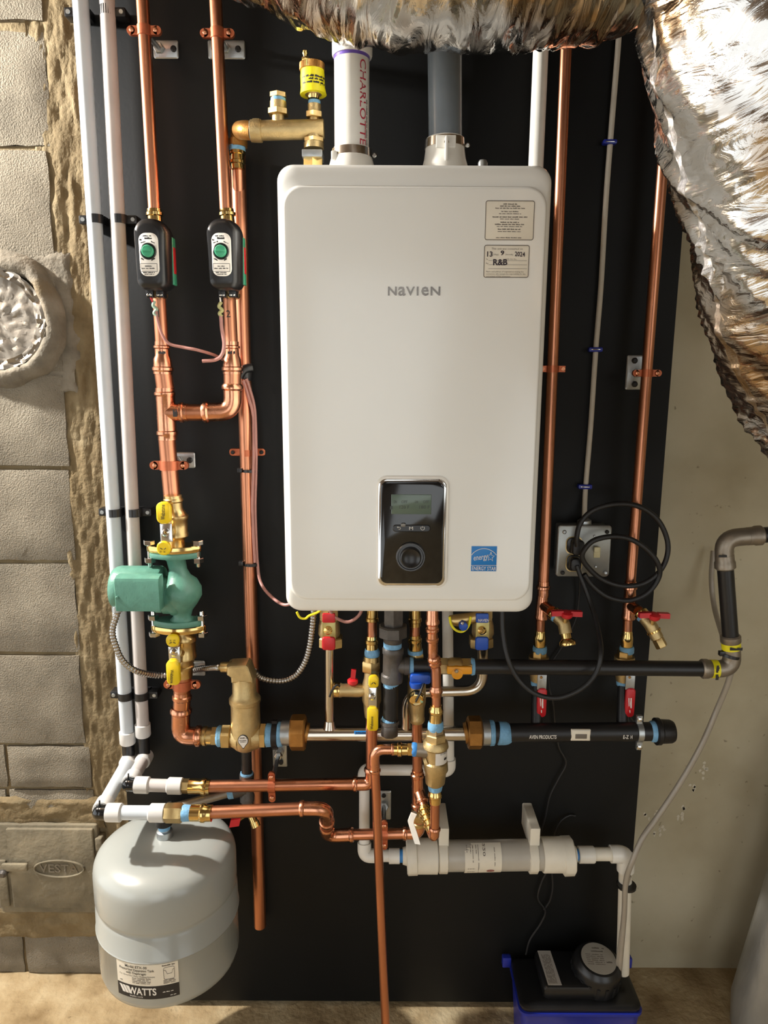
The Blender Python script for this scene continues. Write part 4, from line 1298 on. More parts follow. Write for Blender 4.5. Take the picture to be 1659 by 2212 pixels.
hanger('copper hanger holding the drop pipe just below the lower yellow lever', (394, 1478, YQ), 36, (398, 1428, 443, 1460), (418, 1445), ear=12)

# ================================================================== under the boiler
# ---- brass air separator
t = thing('air_separator', 'cast brass air separator standing between the drop pipe and the steel manifold', 'air separator', at(531, 1622, YS_))
pf(t, 'body', brass_cast, YS_, [(531, 1618, 34), (531, 1612, 50), (531, 1600, 62), (531, 1585, 66), (531, 1565, 63), (530, 1530, 62), (529, 1518, 62), (529, 1516, 67), (529, 1508, 68), (529, 1505, 62), (528, 1498, 52), (527, 1462, 50)], 32)
p0, p1 = at(527, 1464, YS_), at(512, 1440, YS_)
poly_px = [(503, 1468), (502, 1456), (493, 1450), (493, 1432), (500, 1429), (536, 1427), (541, 1431), (551, 1458), (552, 1468)]
def cap_loop(dy, k):
    c = at(524, 1448, YS_)
    return [Vector((c.x + (q.x - c.x) * k, YS_ + dy, c.z + (q.z - c.z) * k)) for q in (at(a_, b_, YS_) for a_, b_ in poly_px)]
add(t, 'top_elbow', MB().loft([cap_loop(-.0235, .78), cap_loop(-.0215, .9), cap_loop(-.016, 1.0), cap_loop(.016, 1.0), cap_loop(.0235, .8)]), brass_cast, angle=30)
pf(t, 'outlet_neck', brass, YS_, [(503, 1441, 30), (498, 1441, 24), (478, 1441, 22), (476, 1441, 18)], 18)
nut(t, 'inlet_nut', brass, YS_, (480, 1591), (500, 1591), 54)
pf(t, 'inlet_cone', brass_cast, YS_, [(498, 1591, 40), (516, 1591, 60)], 24)
pf(t, 'outlet_cone', brass_cast, YS_, [(548, 1590, 60), (566, 1590, 46)], 24)
nut(t, 'outlet_nut', brass, YS_, (563, 1589), (576, 1589), 56)
pp = at(526, 1602, YS_)
rr_ = R(67, at(531, 1590, YS_))
yb_ = YS_ - rr_ * 1.01
m_, n = MB(), 28
def bulb(k, d=0.0):
    c = at(525, 1600, yb_)
    s = R(2, c)
    out = []
    for i in range(n):
        a = 2 * math.pi * i / n
        x, z = 11.5 * math.cos(a), 13 * math.sin(a)
        if z < -6:
            x *= .45
            z -= 6
        out.append(Vector((c.x + x * s * k, yb_ - (.0008 if k < 1 else 0) + d, c.z + z * s * k)))
    return out
tg = add(t, 'bulb_label', m_.loft([bulb(1.0), bulb(1.0, .002)]), ink)
add(tg, 'label_face', MB().loft([bulb(.88), bulb(.88, .002)]), paper_w)
texts(tg, 'label_print', ink_grey, [dline(518, 533, 1596, 3, yb_ - .0013, 0, 7), dline(517, 534, 1601, 2, yb_ - .0013, 0, 9), dline(519, 532, 1604, 2, yb_ - .0013, 0, 8)])
# feed to the expansion tank
t = thing('tank_feed_piping', 'black iron tee under the brass separator with a grey nipple reaching to the tank', 'pipe', at(535, 1790, YS_))
pf(t, 'nipple', black_iron, YS_, [(532, 1617, 22), (533, 1672, 23)], 20)
pf(t, 'dope_ring', dope, YS_, [(533, 1668, 27), (533, 1676, 28)], 20)
te = pf(t, 'tee', grey_iron, YS_, [(533, 1672, 31), (533, 1684, 31), (533, 1686, 27), (534, 1716, 28), (534, 1718, 31), (534, 1730, 30), (534, 1733, 24)], 20)
YK = -.165
ka, kb = at(530, 1702, YS_), at(353, 1751, YK)
m_ = MB().tube([ka, ka.lerp(kb, .16)], .016, 16)
add(te, 'tee_branch', m_, grey_iron)
add(t, 'dope_ring', MB().lathe(ka.lerp(kb, .14), kb - ka, [(0, .013), (.003, .016), (.014, .0145), (.016, .012)], 16), dope)
add(t, 'feed_nipple', MB().tube([ka.lerp(kb, .12), kb], .0105, 16), grey_elbow)
TX, TZ = kb.x, at(352, 1806, YK).z
o = add(t, 'feed_elbow', MB().tube(path([kb + (ka - kb).normalized() * .02, kb, Vector((kb.x, YK, kb.z - .03))], .012), .0155, 16), black_iron)
add(o, 'elbow_band', MB().lathe(Vector((kb.x, YK, kb.z - .016)), (0, 0, -1), [(0, .016), (.002, .0185), (.016, .0185), (.018, .016)], 18), black_iron)
add(t, 'dope_ring', MB().lathe(Vector((kb.x, YK, kb.z - .032)), (0, 0, -1), [(0, .014), (.008, .0135), (.014, .012)], 16), dope)
# purge valve below the tee
v = pf(t, 'drain_valve', brass_pol, YS_, [(535, 1731, 22), (536, 1742, 26), (538, 1752, 22)], 16)
add(v, 'drain_spout', MB().tube([at(538, 1750, YS_), at(550, 1778, YS_ - .012)], .009, 14).lathe(at(549, 1775, YS_ - .012), at(553, 1786, YS_ - .016) - at(549, 1775, YS_ - .012), [(0, .0105), (.012, .0105), (.013, .007)], 14), brass_pol)
add(v, 'red_wing_handle', MB().obox(at(508, 1776, YS_ - .03), Vector((.011, 0, .002)), Vector((0, .004, 0)), Vector((.002, 0, .009))), red)
add(v, 'handle_stem', MB().tube([at(536, 1757, YS_), at(514, 1772, YS_ - .03)], .0045, 10), brass)

# ---- expansion tank
tz0 = TZ
cx, cy = TX, YK
rt_ = .152
t = thing('expansion_tank', 'light grey domed expansion tank hanging under the white plastic pipe', 'tank', (cx, cy, tz0 - .320))
H = .325
prof = [(0, .016), (.001, .045), (.004, .08), (.009, .107), (.0155, .126), (.023, .1385), (.031, .146), (.041, .150), (.053, rt_), (.112, rt_), (.118, rt_ - .001), (.123, rt_ - .004), (.129, rt_ - .003), (.134, rt_), (.180, rt_ + .001), (.182, rt_ + .0025), (.186, rt_ + .001), (.188, rt_ - .001), (.282, rt_ - .001), (.296, rt_ - .005), (.308, rt_ - .018), (.317, rt_ - .045), (.320, .05), (.320, .001)]
add(t, 'shell', MB().lathe((cx, cy, tz0), (0, 0, -1), prof, 72), tank_m, angle=50)
add(t, 'neck_fitting', MB().lathe((cx, cy, tz0 + .022), (0, 0, -1), [(0, .012), (.006, .0125), (.008, .017), (.024, .018)], 20), zinc)
# curved label
lc = at(325, 2115, cy - rt_)
lz0, lz1 = at(320, 2152, cy - rt_ + .006).z, at(320, 2079, cy - rt_ + .006).z
a0 = math.radians(-90 - 26.5)
a1 = math.radians(-90 + 23)
def lab(u, v, k=0.0):
    a = a0 + (a1 - a0) * u
    r = rt_ + .0006 + k
    return Vector((cx + r * math.cos(a), cy + r * math.sin(a), lz0 + (lz1 - lz0) * v))
def patch(u0, u1, v0, v1, k, n=20):
    m_ = MB()
    for i in range(n + 1):
        m_.v += [lab(u0 + (u1 - u0) * i / n, v0, k), lab(u0 + (u1 - u0) * i / n, v1, k)]
    for i in range(n):
        m_.f.append((2 * i, 2 * i + 2, 2 * i + 3, 2 * i + 1))
    return m_
lb = add(t, 'label', patch(0, 1, 0, 1, .0006), paper, 'cream maker label with a black band')
add(lb, 'black_band', patch(0, 1, 0, .38, .0009), ink)
def ltxt(s, u0, u1, v0, v1, w=1.6, res=2):
    return text_mb(s, lambda u, v: lab(u0 + (u1 - u0) * u, v0 + (v1 - v0) * v, .0012), res, w)
def ldash(u0, u1, v0, v1, ch):
    return dash_mb(lambda u, v: lab(u0 + (u1 - u0) * u, v0 + (v1 - v0) * v, .0012), ch, int(u0 * 99 + v0 * 777))
texts(lb, 'lettering', ink, [ltxt('Model ETX-30', .17, .53, .885, .955), ltxt('Pressurized Expansion Tank', .06, .64, .795, .865), ltxt('with Diaphragm', .18, .51, .705, .775), ltxt('For Closed Hot Water Heating Systems', .06, .645, .63, .675, 1.2, 1)])
ls = [ldash(.28, .58, .58 - .045 * k, .605 - .045 * k, 20) for k in range(4)] + [ldash(.76, .95, .93, .97, 12), ldash(.05, .12, .45, .475, 5)] + [ldash(.77, .95, .505 - .04 * k, .53 - .04 * k, 12) for k in range(3)]
for q in ([(.78, .57), (.78, .86), (.80, .89), (.92, .89), (.94, .86), (.94, .57), (.92, .54), (.80, .54), (.78, .57)], [(.78, .82), (.81, .80), (.83, .70), (.90, .70), (.915, .80), (.94, .82)]):
    ls.append(MB().tube([lab(u, v, .001) for u, v in q], .0004, 5))
texts(lb, 'fine_print', ink_grey, ls)
ls = [ltxt('WATTS', .20, .655, .12, .325, 3.2, 4), ltxt('watts.com', .22, .44, .035, .085, 1.0, 1), ldash(.75, .91, .17, .2, 12), ldash(.86, .96, .05, .075, 8)]
for q in (.035, .095, .155):
    m_ = MB()
    m_.v = [lab(q, .33, .0012), lab(q + .05, .33, .0012), lab(q + .115, .12, .0012), lab(q + .065, .12, .0012)]
    m_.f = [(0, 1, 2, 3)]
    ls.append(m_)
texts(lb, 'white_lettering', ink_white, ls)

# ---- stainless manifold with bronze unions
YH = -.12
t = thing('steel_manifold', 'stainless steel manifold pipe with big bronze union nuts under the boiler', 'manifold', at(830, 1605, YH))
pf(t, 'manifold_tube', steel, YH, [(660, 1585, 33), (1008, 1584, 33)], 28)
pf(t, 'riser_tube', steel, YH, [(712, 1398, 21), (712, 1572, 21)], 22)
pf(t, 'weld_collar', steel, YH, [(712, 1556, 23), (712, 1565, 27), (712, 1572, 31)], 22)
add(t, 'offset_tube', MB().tube(path([at(878, 1580, YH), at(878, 1497, YH), at(950, 1494, YH), at(1043, 1492, YH), at(1043, 1400, YH)], .042, 10), R(23, at(950, 1494, YH)), 20), steel)
for (xa, xb, w, nm) in ((628, 661, 76, 'union_nut'), (1009, 1040, 70, 'union_nut')):
    nut(t, nm, bronze, YH, (xa, 1582), (xb, 1582), w, 8)
pf(t, 'union_collar', bronze, YH, [(660, 1583, 44), (666, 1584, 42)], 24)
pf(t, 'union_collar', bronze, YH, [(1003, 1584, 44), (1010, 1583, 48)], 24)
pf(t, 'union_tail', zinc, YH, [(608, 1583, 52), (630, 1583, 54)], 24)
pf(t, 'dope_ring', dope, YH, [(574, 1588, 46), (577, 1588, 50), (588, 1588, 48), (589, 1588, 44)], 24)
pf(t, 'dope_ring', dope, YH, [(599, 1586, 48), (602, 1586, 54), (609, 1586, 52), (611, 1586, 48)], 24)
pf(t, 'close_nipple', black_iron, YH, [(566, 1588, 40), (612, 1586, 40)], 20)
tg = plate(t, 'blue_tag', sticker_blue, (765, 1580, 792, 1594), YH - .0155, .003, 1, 'small blue printed tag')
texts(tg, 'tag_print', M('tag_ink', rgb(14, 60, 110), 0, .5), [dline(768, 790, 1585, 4, YH - .0158, 0, 8), dline(778, 790, 1591, 3, YH - .0158, 0, 5)])
# hanger strap near separator and its plate
t = thing('pipe_hanger', 'dark ring hanger on the blue doped nipple beside the air separator', 'pipe hanger', at(605, 1657, -.004), 'plate mounted pipe hangers')
p = at(594, 1587, YH)
rr_ = R(47, p)
add(t, 'clamp_band', MB().lathe(p - Vector((.006, 0, 0)), (1, 0, 0), [(0, rr_), (0, rr_ * 1.14), (.012, rr_ * 1.14), (.012, rr_)], 24), black_iron)
for s in (-1, 1):
    add(t, 'clamp_ear', MB().obox(p + Vector((0, 0, s * (rr_ + .004))), Vector((.006, 0, 0)), Vector((0, .004, 0)), Vector((0, 0, .006))), black_iron)
# upper copper run's hanger with long rod
t = thing('pipe_hanger', 'copper hanger on a long slanting zinc rod holding the upper copper run', 'pipe hanger', at(605, 1657, -.004), 'plate mounted pipe hangers')
pl = plate(t, 'wall_plate', zinc, (589, 1602, 620, 1657), -.0045, .004, 3)
screw(pl, 607, 1646, -.0045, 11, black_iron)
a = at(604, 1622, -.004)
b = at(589, 1683, YU)
add(t, 'threaded_rod', MB().tube([a, b], .0052, 12), zinc)
add(t, 'rod_nut', MB().hexn(a, b - a, .0115, .010), zinc)
add(t, 'rod_nut', MB().hexn(a.lerp(b, .16), b - a, .0095, .009), chrome)
p = at(588, 1697, YU)
rr_ = R(27, p)
cl = add(t, 'clamp_band', MB().lathe(p - Vector((.008, 0, 0)), (1, 0, 0), [(0, rr_), (0, rr_ * 1.14), (.016, rr_ * 1.14), (.016, rr_)], 22), copper_paint)
for s in (-1, 1):
    k = p + Vector((0, -.004, s * (rr_ + .007)))
    er = add(cl, 'clamp_ear', MB().obox(k, Vector((.0075, 0, 0)), Vector((0, .003, 0)), Vector((0, 0, .0085))).lathe(k + Vector((0, .003, s * .008)), (0, -1, 0), [(0, .0075), (.006, .0075)], 14), copper_paint)
    add(er, 'clamp_screw', MB().lathe(k + Vector((0, -.003, s * .004)), (0, -1, 0), [(0, .005), (.003, .005), (.0045, .003)], 12), copper_b)

# ---- upper copper run: sideways, then up to the yellow hot water valve
t = thing('copper_run', 'upper horizontal copper run rising by an elbow to the yellow lever valve', 'pipe', at(600, 1712, YU))
eC = at(803, 1697, YU)
hC = Vector((eC.x, YU, gU.z + (eC.x - gU.x) * (at(770, 1694, YU).z - gU.z) / (at(770, 1694, YU).x - gU.x)))
rr_ = R(26, at(600, 1697, YU))
add(t, 'tube', MB().tube([gU - dU * .02, hC - Vector((.03, 0, 0))], rr_, 20), copper)
elbow(t, hC - Vector((.042, 0, 0)), hC, hC + Vector((0, 0, .040)), rr_, .026)
add(t, 'tube', MB().tube([hC + Vector((0, 0, .03)), at(803, 1545, YU)], rr_ * .96, 20), copper)

# ---- lower copper run
t = thing('copper_run', 'lower horizontal copper run over the grey tank, stepping back through two elbows', 'pipe', at(600, 1765, YL))
rr_ = R(27, at(560, 1748, YL))
g2 = at(652, 1747, YL)
kC = Vector((at(706, 1745, YL).x, YL, g2.z))
add(t, 'tube', MB().tube([gL - dL * .03, g2], rr_, 20), copper)
YJ = -.15
k2 = at(706, 1806, YJ)
elbow(t, g2 + Vector((-.005, 0, 0)), kC, kC.lerp(k2, .48), rr_, .03)
add(t, 'tube', MB().tube([kC.lerp(k2, .4), kC.lerp(k2, .7)], rr_, 18), copper)
k3 = at(764, 1803, YJ)
elbow(t, kC.lerp(k2, .62), k2, k3, rr_, .024)
k4 = at(884, 1800, YJ)
add(t, 'tube', MB().tube([k3 - (k4 - k3) * .05, k4], rr_ * .93, 20), copper)
k5 = at(906, 1799, YJ)
YG = -.15
elbow(t, at(870, 1800, YJ), Vector((k5.x, YJ, k4.z)), at(905, 1766, YJ), rr_ * .93, .022)

# ---- hanger on the lower run
t = thing('pipe_hanger', 'copper hanger on a zinc plate holding the stepped back copper run', 'pipe hanger', at(833, 1770, -.004), 'plate mounted pipe hangers')
pl = plate(t, 'wall_plate', zinc, (821, 1709, 845, 1771), -.0045, .004, 3)
screw(pl, 829, 1718, -.0045, 10, black_iron)
a, b = at(829, 1741, -.004), at(829, 1786, YJ)
add(t, 'threaded_rod', MB().tube([a, b], .0052, 12), zinc)
add(t, 'rod_nut', MB().hexn(a, b - a, .0115, .011), zinc)
p = at(830, 1801, YJ)
r2 = rr_ * .93
cl = add(t, 'clamp_band', MB().lathe(p - Vector((.008, 0, 0)), (1, 0, 0), [(0, r2), (0, r2 * 1.14), (.016, r2 * 1.14), (.016, r2)], 22), copper_paint)
for s in (-1, 1):
    k = p + Vector((0, -.004, s * (r2 + .008)))
    er = add(cl, 'clamp_ear', MB().obox(k, Vector((.0075, 0, 0)), Vector((0, .003, 0)), Vector((0, 0, .0085))).lathe(k + Vector((0, .003, s * .008)), (0, -1, 0), [(0, .0075), (.006, .0075)], 14), copper_paint)
    add(er, 'clamp_screw', MB().lathe(k + Vector((0, -.003, s * .004)), (0, -1, 0), [(0, .005), (.003, .005), (.0045, .003)], 12), copper_b)

# ---- hot water valve with yellow lever and red winged drain
t = thing('drain_ball_valve', 'yellow lever ball valve with a red winged side drain beside the black gas tee', 'valve', at(803, 1545, YU))
pf(t, 'top_coupling', brass_pol, YU, [(804, 1262, 26), (804, 1332, 26), (804, 1334, 30), (804, 1340, 30), (804, 1342, 24)], 20)
pf(t, 'copper_stub', copper, YU, [(804, 1340, 21), (804, 1378, 21)], 20)
pf(t, 'press_adapter', brass_pol, YU, [(803, 1373, 24), (803, 1380, 25), (803, 1382, 30), (803, 1388, 30), (803, 1390, 26), (803, 1402, 27)], 20)
pf(t, 'dope_ring', dope, YU, [(803, 1401, 28), (804, 1408, 34), (804, 1416, 33), (804, 1421, 28)], 20)
pf(t, 'union_tail', brass, YU, [(803, 1416, 36), (803, 1428, 37)], 20)
nut(t, 'union_nut', brass, YU, (802, 1425), (802, 1449), 43)
pf(t, 'valve_body', brass_cast, YU, [(803, 1447, 30), (803, 1464, 34), (803, 1475, 40), (803, 1512, 42), (803, 1520, 36), (803, 1535, 34), (803, 1548, 30)], 24)
yh = YU - .035
pf(t, 'drain_port', brass_cast, YU, [(790, 1490, 26), (775, 1491, 30), (740, 1491, 28), (736, 1491, 31), (728, 1491, 31)], 20)
cp = pf(t, 'drain_cap', brass_pol, YU, [(734, 1490, 31), (731, 1490, 34), (722, 1490, 33), (720, 1490, 22)], 18)
add(cp, 'cap_strap', MB().tube(spline([at(734, 1482, YU - .02), at(727, 1480, YU - .024), at(718, 1490, YU - .024), at(712, 1505, YU - .02)], 5), .0022, 6), black_rub)
hn = MB().lathe(at(762, 1478, YU), (0, 0, 1), [(0, .008), (.004, .0115), (.010, .0115), (.013, .007)], 16)
hw_ = at(763, 1458, YU)
hn.obox(hw_, Vector((.0052, 0, 0)), Vector((.0, .0035, 0)), Vector((.0012, 0, .0125)))
add(t, 'red_wing_handle', hn, red)
tb = plate(t, 'stop_tab', yellow, (796, 1460, 818, 1487), yh - .003, .007, 9, 'yellow vinyl tab')
texts(tb, 'print', ink, [MB().tube([at(802, 1478, yh - .0035), at(805, 1476, yh - .0035), at(806, 1474, yh - .0035)], .0008, 5), MB().tube([at(812, 1478, yh - .0035), at(809, 1476, yh - .0035), at(808, 1474, yh - .0035)], .0008, 5)])
pb(t, 'lever_bracket', chrome, (796, 1486, 814, 1532), yh, yh + .004, .001)
screw(t, 804, 1504, yh, 15, chrome, 'stem_nut')
screw(t, 804, 1506, yh - .003, 7, bronze, 'stem')
add(t, 'stem_boss', MB().tube([at(803, 1492, YU), at(804, 1500, yh + .004)], .010, 14), brass)
lv = plate(t, 'lever', yellow, (793, 1530, 817, 1580), yh - .006, .010, 8, 'yellow vinyl lever')
texts(lv, 'lettering', ink, [text_mb('Webstone', lambda u, v: at(806 - 6 * v, 1576 - 28 * u, yh - .0065), 2, 2.2)])

# ---- gas drop: union, tee, drip leg
YGA = -.17
t = thing('gas_drip_leg', 'black iron gas tee with a union above and a capped drip leg below', 'pipe', at(843, 1590, YGA))
nut(t, 'union_top', grey_iron, YGA, (850, 1262), (850, 1352), 46)
nut(t, 'union_ring', grey_iron, YGA, (849, 1350), (849, 1375), 64, 8)
pf(t, 'union_tail', grey_iron, YGA, [(849, 1372, 44), (848, 1392, 38), (848, 1396, 30)], 20)
pf(t, 'dope_smear', dope, YGA, [(849, 1382, 34), (848, 1388, 40), (848, 1396, 40), (848, 1402, 36)], 20)
te = pf(t, 'tee', grey_iron, YGA, [(849, 1398, 42), (849, 1401, 46), (849, 1411, 46), (849, 1413, 43), (848, 1454, 43), (847, 1457, 48), (846, 1471, 48), (846, 1474, 36)], 24)
pf(te, 'tee_branch', grey_iron, YGA, [(848, 1437, 36), (872, 1438, 36), (874, 1438, 40), (884, 1438, 40)], 24)
pf(t, 'dope_ring', dope, YGA, [(845, 1471, 30), (845, 1474, 34), (844, 1482, 33), (844, 1485, 30)], 20)
pf(t, 'nipple', black_iron, YGA, [(845, 1478, 33), (843, 1556, 33)], 22)
pf(t, 'dope_ring', dope, YGA, [(842, 1548, 31), (842, 1553, 34), (842, 1563, 36)], 20)
cp = pf(t, 'cap', grey_iron, YGA, [(842, 1555, 40), (842, 1562, 41), (842, 1564, 36)], 22)
nut(cp, 'cap_hex', grey_iron, YGA, (842, 1562), (841, 1588), 39, 8)
t = thing('gas_shutoff_valve', 'brass gas valve with an amber tee handle on the black gas pipe', 'valve', at(985, 1460, YGA))
pf(t, 'dope_ring', dope, YGA, [(884, 1438, 34), (886, 1438, 38), (893, 1438, 36)], 20)
pf(t, 'inlet_nipple', gas_black, YGA, [(882, 1438, 32), (955, 1439, 32)], 20)
nut(t, 'inlet_nut', brass_cast, YGA, (945, 1439), (968, 1439), 38)
pf(t, 'valve_body', brass, YGA, [(966, 1439, 34), (975, 1439, 38), (992, 1439, 38), (998, 1440, 34)], 22)
nut(t, 'outlet_nut', brass, YGA, (996, 1440), (1020, 1440), 38)
pf(t, 'dope_ring', dope, YGA, [(1016, 1440, 34), (1019, 1440, 38), (1025, 1440, 35)], 20)
hd = pb(t, 'amber_handle', orange, (966, 1441, 1020, 1457), YGA - .034, YGA - .026, .002)
add(hd, 'handle_hub', MB().lathe(at(986, 1449, YGA - .018), (0, -1, 0), [(0, .012), (.017, .0115), (.018, .007)], 18), orange)
screw(hd, 986, 1449, YGA - .036, 9, chrome)

# ---- valves hung from the boiler bottom
def union_valve(label, cx, col, dx, cat='valve'):
    t = thing('service_valve', label, cat, at(cx, 1412, YH), 'boiler service valves')
    nut(t, 'top_nut', brass_cast, YH, (cx, 1250), (cx, 1340), 44)
    pf(t, 'valve_body', brass_cast, YH, [(cx, 1338, 40), (cx, 1350, 46), (cx, 1368, 48), (cx, 1374, 42)], 22)
    nut(t, 'union_nut', brass, YH, (cx + dx, 1374), (cx + dx, 1396), 56)
    yl = YH - .04
    a = pb(t, 'lever_top', col, (cx - 15 + dx * 0, 1326, cx + 13, 1346), yl - .004, yl + .004, .002)
    pb(t, 'lever_plate', M('yellow_zinc_' + str(cx), rgb(186, 172, 112), .8, .35, .2, 60), (cx - 15, 1344, cx + 14, 1381), yl, yl + .003, .0008)
    pb(t, 'lever_tip', col, (cx - 16, 1377, cx + 13, 1406), yl - .005, yl + .005, .004)
    screw(t, cx - 2, 1361, yl, 19, brass_pol, 'stem_nut')
    screw(t, cx - 3, 1362, yl - .006, 9, brass_pol, 'stem')
    add(t, 'stem_boss', MB().tube([at(cx, 1358, YH), at(cx, 1360, yl + .003)], .011, 14), brass)
    return t, a
union_valve('red lever service valve hanging above the straight stainless riser', 711, red, 4)
tb_, a = union_valve('blue lever service valve hanging above the bent stainless pipe', 1043, blue, -4)
LOCY = YH - .0445
texts(a, 'lettering', ink_white, [tline('NAVIEN', 1033, 1056, 1343, 6, LOCY, 0, 2.0)])
# blue winged drain with its yellow strap ring
t = thing('drain_cock', 'small blue handled drain cock inside a yellow strap ring under the boiler', 'valve', at(992, 1362, -.15))
pf(t, 'body', brass, -.15, [(972, 1340, 22), (990, 1340, 28), (1014, 1336, 26), (1040, 1330, 24)], 18)
add(t, 'blue_knob', MB().lathe(at(999, 1346, -.155), (0, -1, 0), [(0, .010), (.022, .0095), (.024, .006)], 7), blue)
screw(t, 999, 1346, -.180, 7, chrome)
add(t, 'yellow_strap', MB().tube(spline([at(971, 1332, -.17), at(975, 1350, -.17), at(986, 1362, -.17), at(1000, 1364, -.17), at(1012, 1352, -.17), at(1017, 1332, -.17)], 6), .0026, 8), yellow_l)
cord('strap_ring', 'thin yellow strap peeking below the boiler corner by the spiral conduit', 'strap', [(641, 1322, -.15), (648, 1334, -.15), (660, 1336, -.15), (668, 1330, -.15), (690, 1320, -.15), (700, 1300, -.15)], .0026, yellow_l)
cord('boiler_wire', 'brown wire loop drooping just below the boiler edge near red valve', 'wire', [(712, 1318, -.16), (722, 1332, -.16), (745, 1343, -.16), (762, 1340, -.16), (778, 1325, -.16), (784, 1300, -.16), (785, 1275, -.16)], .0034, wire_m)

# ---- cold water column with blue valve
YCW = -.15
t = thing('cold_water_column', 'copper cold water pipe with a blue lever valve and capped brass drain', 'pipe', at(903, 1790, YCW))
pf(t, 'top_coupling', brass_pol, YCW, [(896, 1262, 25), (896, 1334, 26), (896, 1336, 30), (896, 1342, 30), (896, 1344, 26), (896, 1352, 26)], 20)
pf(t, 'copper_stub', copper, YCW, [(896, 1348, 22), (896, 1378, 22)], 20)
pf(t, 'press_adapter', brass_pol, YCW, [(896, 1371, 26), (896, 1378, 26), (896, 1380, 31), (896, 1386, 31), (896, 1388, 28), (897, 1405, 29)], 20)
pf(t, 'dope_ring', dope, YCW, [(897, 1403, 33), (897, 1411, 34)], 20)
nut(t, 'union_nut', brass, YCW, (898, 1410), (898, 1462), 38)
vb = pf(t, 'valve_body', brass_cast, YCW, [(899, 1458, 34), (900, 1475, 40), (900, 1515, 40), (900, 1530, 34), (901, 1548, 31), (901, 1551, 33), (901, 1556, 33), (901, 1560, 28)], 24)
m_ = MB()
a, b = at(886, 1460, YCW - .045), at(931, 1458, YCW - .045)
m_.box(a.x, b.x, YCW - .048, YCW - .020, at(900, 1478, YCW - .045).z, at(900, 1457, YCW - .045).z, .004)
hd = add(t, 'blue_lever', m_, blue)
add(hd, 'lever_lip', MB().lathe(at(899, 1484, YCW - .04), (0, 0, 1), [(0, .012), (.006, .014), (.012, .014)], 18), blue)
cc = at(900, 1513, YCW - .055)
cp = add(t, 'drain_port', MB().tube([at(900, 1500, YCW), cc], .0105, 16), brass_cast)
rc = R(33, cc)
add(cp, 'drain_cap', MB().lathe(cc + Vector((0, .014, 0.004)), Vector((0, -1, -.22)), [(0, rc * .9), (.002, rc), (.008, rc), (.010, rc * .93), (.016, rc * .93), (.017, rc * .8)], 26), brass_pol)
add(cp, 'cap_strap', MB().tube(spline([cc + Vector((-.002, -.006, 0)), cc + Vector((.006, -.008, .018)), cc + Vector((.012, .0, .03)), cc + Vector((.016, .01, .034))], 5), .002, 6), black_rub)
ptube(t, 'tube', copper, [(901, 1556, YCW), (902, 1690, YCW)], 22, 0, 18)
te = pf(t, 'tee', copper_b, YCW, [(902, 1664, 25), (902, 1670, 25), (902, 1672, 30), (902, 1677, 30), (902, 1679, 26), (903, 1735, 26), (903, 1737, 30), (903, 1742, 30), (903, 1744, 25), (903, 1750, 25)], 20)
YRV = -.235
ba, bb = at(904, 1708, YCW), at(938, 1806, YRV)
add(te, 'tee_branch', MB().tube([ba, ba.lerp(bb, .28)], R(25, ba), 18), copper_b)
add(te, 'branch_bead', MB().lathe(ba.lerp(bb, .2), bb - ba, [(0, .0125), (.002, .0148), (.006, .0148), (.008, .0125)], 20), copper_b)
add(t, 'branch_stub', MB().tube([ba.lerp(bb, .2), ba.lerp(bb, .5)], R(20, ba), 18), copper)
dvec = bb - ba
bc = MB()
LL = dvec.length
prof = [(0, .0115)]
for k in range(4):
    s0 = .012 * k
    prof += [(s0 + .001, .0125), (s0 + .005, .0125), (s0 + .006, .0155), (s0 + .0095, .0155), (s0 + .0105, .0125)]
prof += [(.055, .0115)]
add(t, 'check_fitting', MB().lathe(ba.lerp(bb, .36), dvec, prof, 20), brass_pol)
bv = pf(t, 'lower_valve_body', brass, YCW, [(903, 1746, 24), (904, 1752, 32), (905, 1768, 33), (905, 1774, 26), (905, 1776, 30), (905, 1782, 30), (905, 1785, 24)], 20)
wl = MB()
P = [at(894, 1757, YCW - .034), at(889, 1768, YCW - .040), at(887, 1775, YCW - .045), at(895, 1800, YCW - .06), at(902, 1822, YCW - .07)]
L = []
for k, p in enumerate(P):
    w = (.006, .0055, .006, .0065, .006)[k]
    L.append([p + Vector((-w, -.003, .001)), p + Vector((w, -.003, -.001)), p + Vector((w, .003, -.001)), p + Vector((-w, .003, .001))])
add(t, 'white_lever', wl.loft(L), pvc, 'white coated lever')
add(t, 'lever_stem', MB().tube([at(904, 1762, YCW), at(895, 1758, YCW - .034)], .006, 12), chrome)
elR = bb

# ---- relief column: copper from boiler down to brass valve
t = thing('mixing_valve_column', 'copper column with a brass pressure valve carrying a white label and blue dope', 'valve', at(940, 1815, YRV))
pf(t, 'copper_fittings', copper_b, YRV, [(934, 1284, 24), (934, 1338, 26), (934, 1342, 30), (934, 1347, 30), (934, 1350, 24), (934, 1356, 24), (934, 1358, 29), (934, 1363, 29), (934, 1366, 24), (934, 1378, 24), (934, 1380, 28), (934, 1384, 28), (935, 1387, 23), (935, 1410, 23)], 20)
add(t, 'offset_bend', MB().tube(path([at(935, 1400, YRV), at(935, 1425, YRV), at(942, 1447, YRV), at(943, 1500, YRV)], .02), R(21, at(940, 1450, YRV)), 18), copper)
pf(t, 'bend_bead', copper_b, YRV, [(936, 1418, 24), (937, 1421, 29), (938, 1427, 29), (938, 1430, 25), (939, 1432, 29), (940, 1437, 28), (940, 1440, 22)], 20)
pf(t, 'coupling', copper_b, YRV, [(942, 1482, 23), (942, 1486, 24), (942, 1489, 29), (942, 1495, 29), (942, 1498, 24), (942, 1505, 24)], 20)
pf(t, 'copper_stub', copper, YRV, [(943, 1500, 20), (943, 1530, 20)], 18)
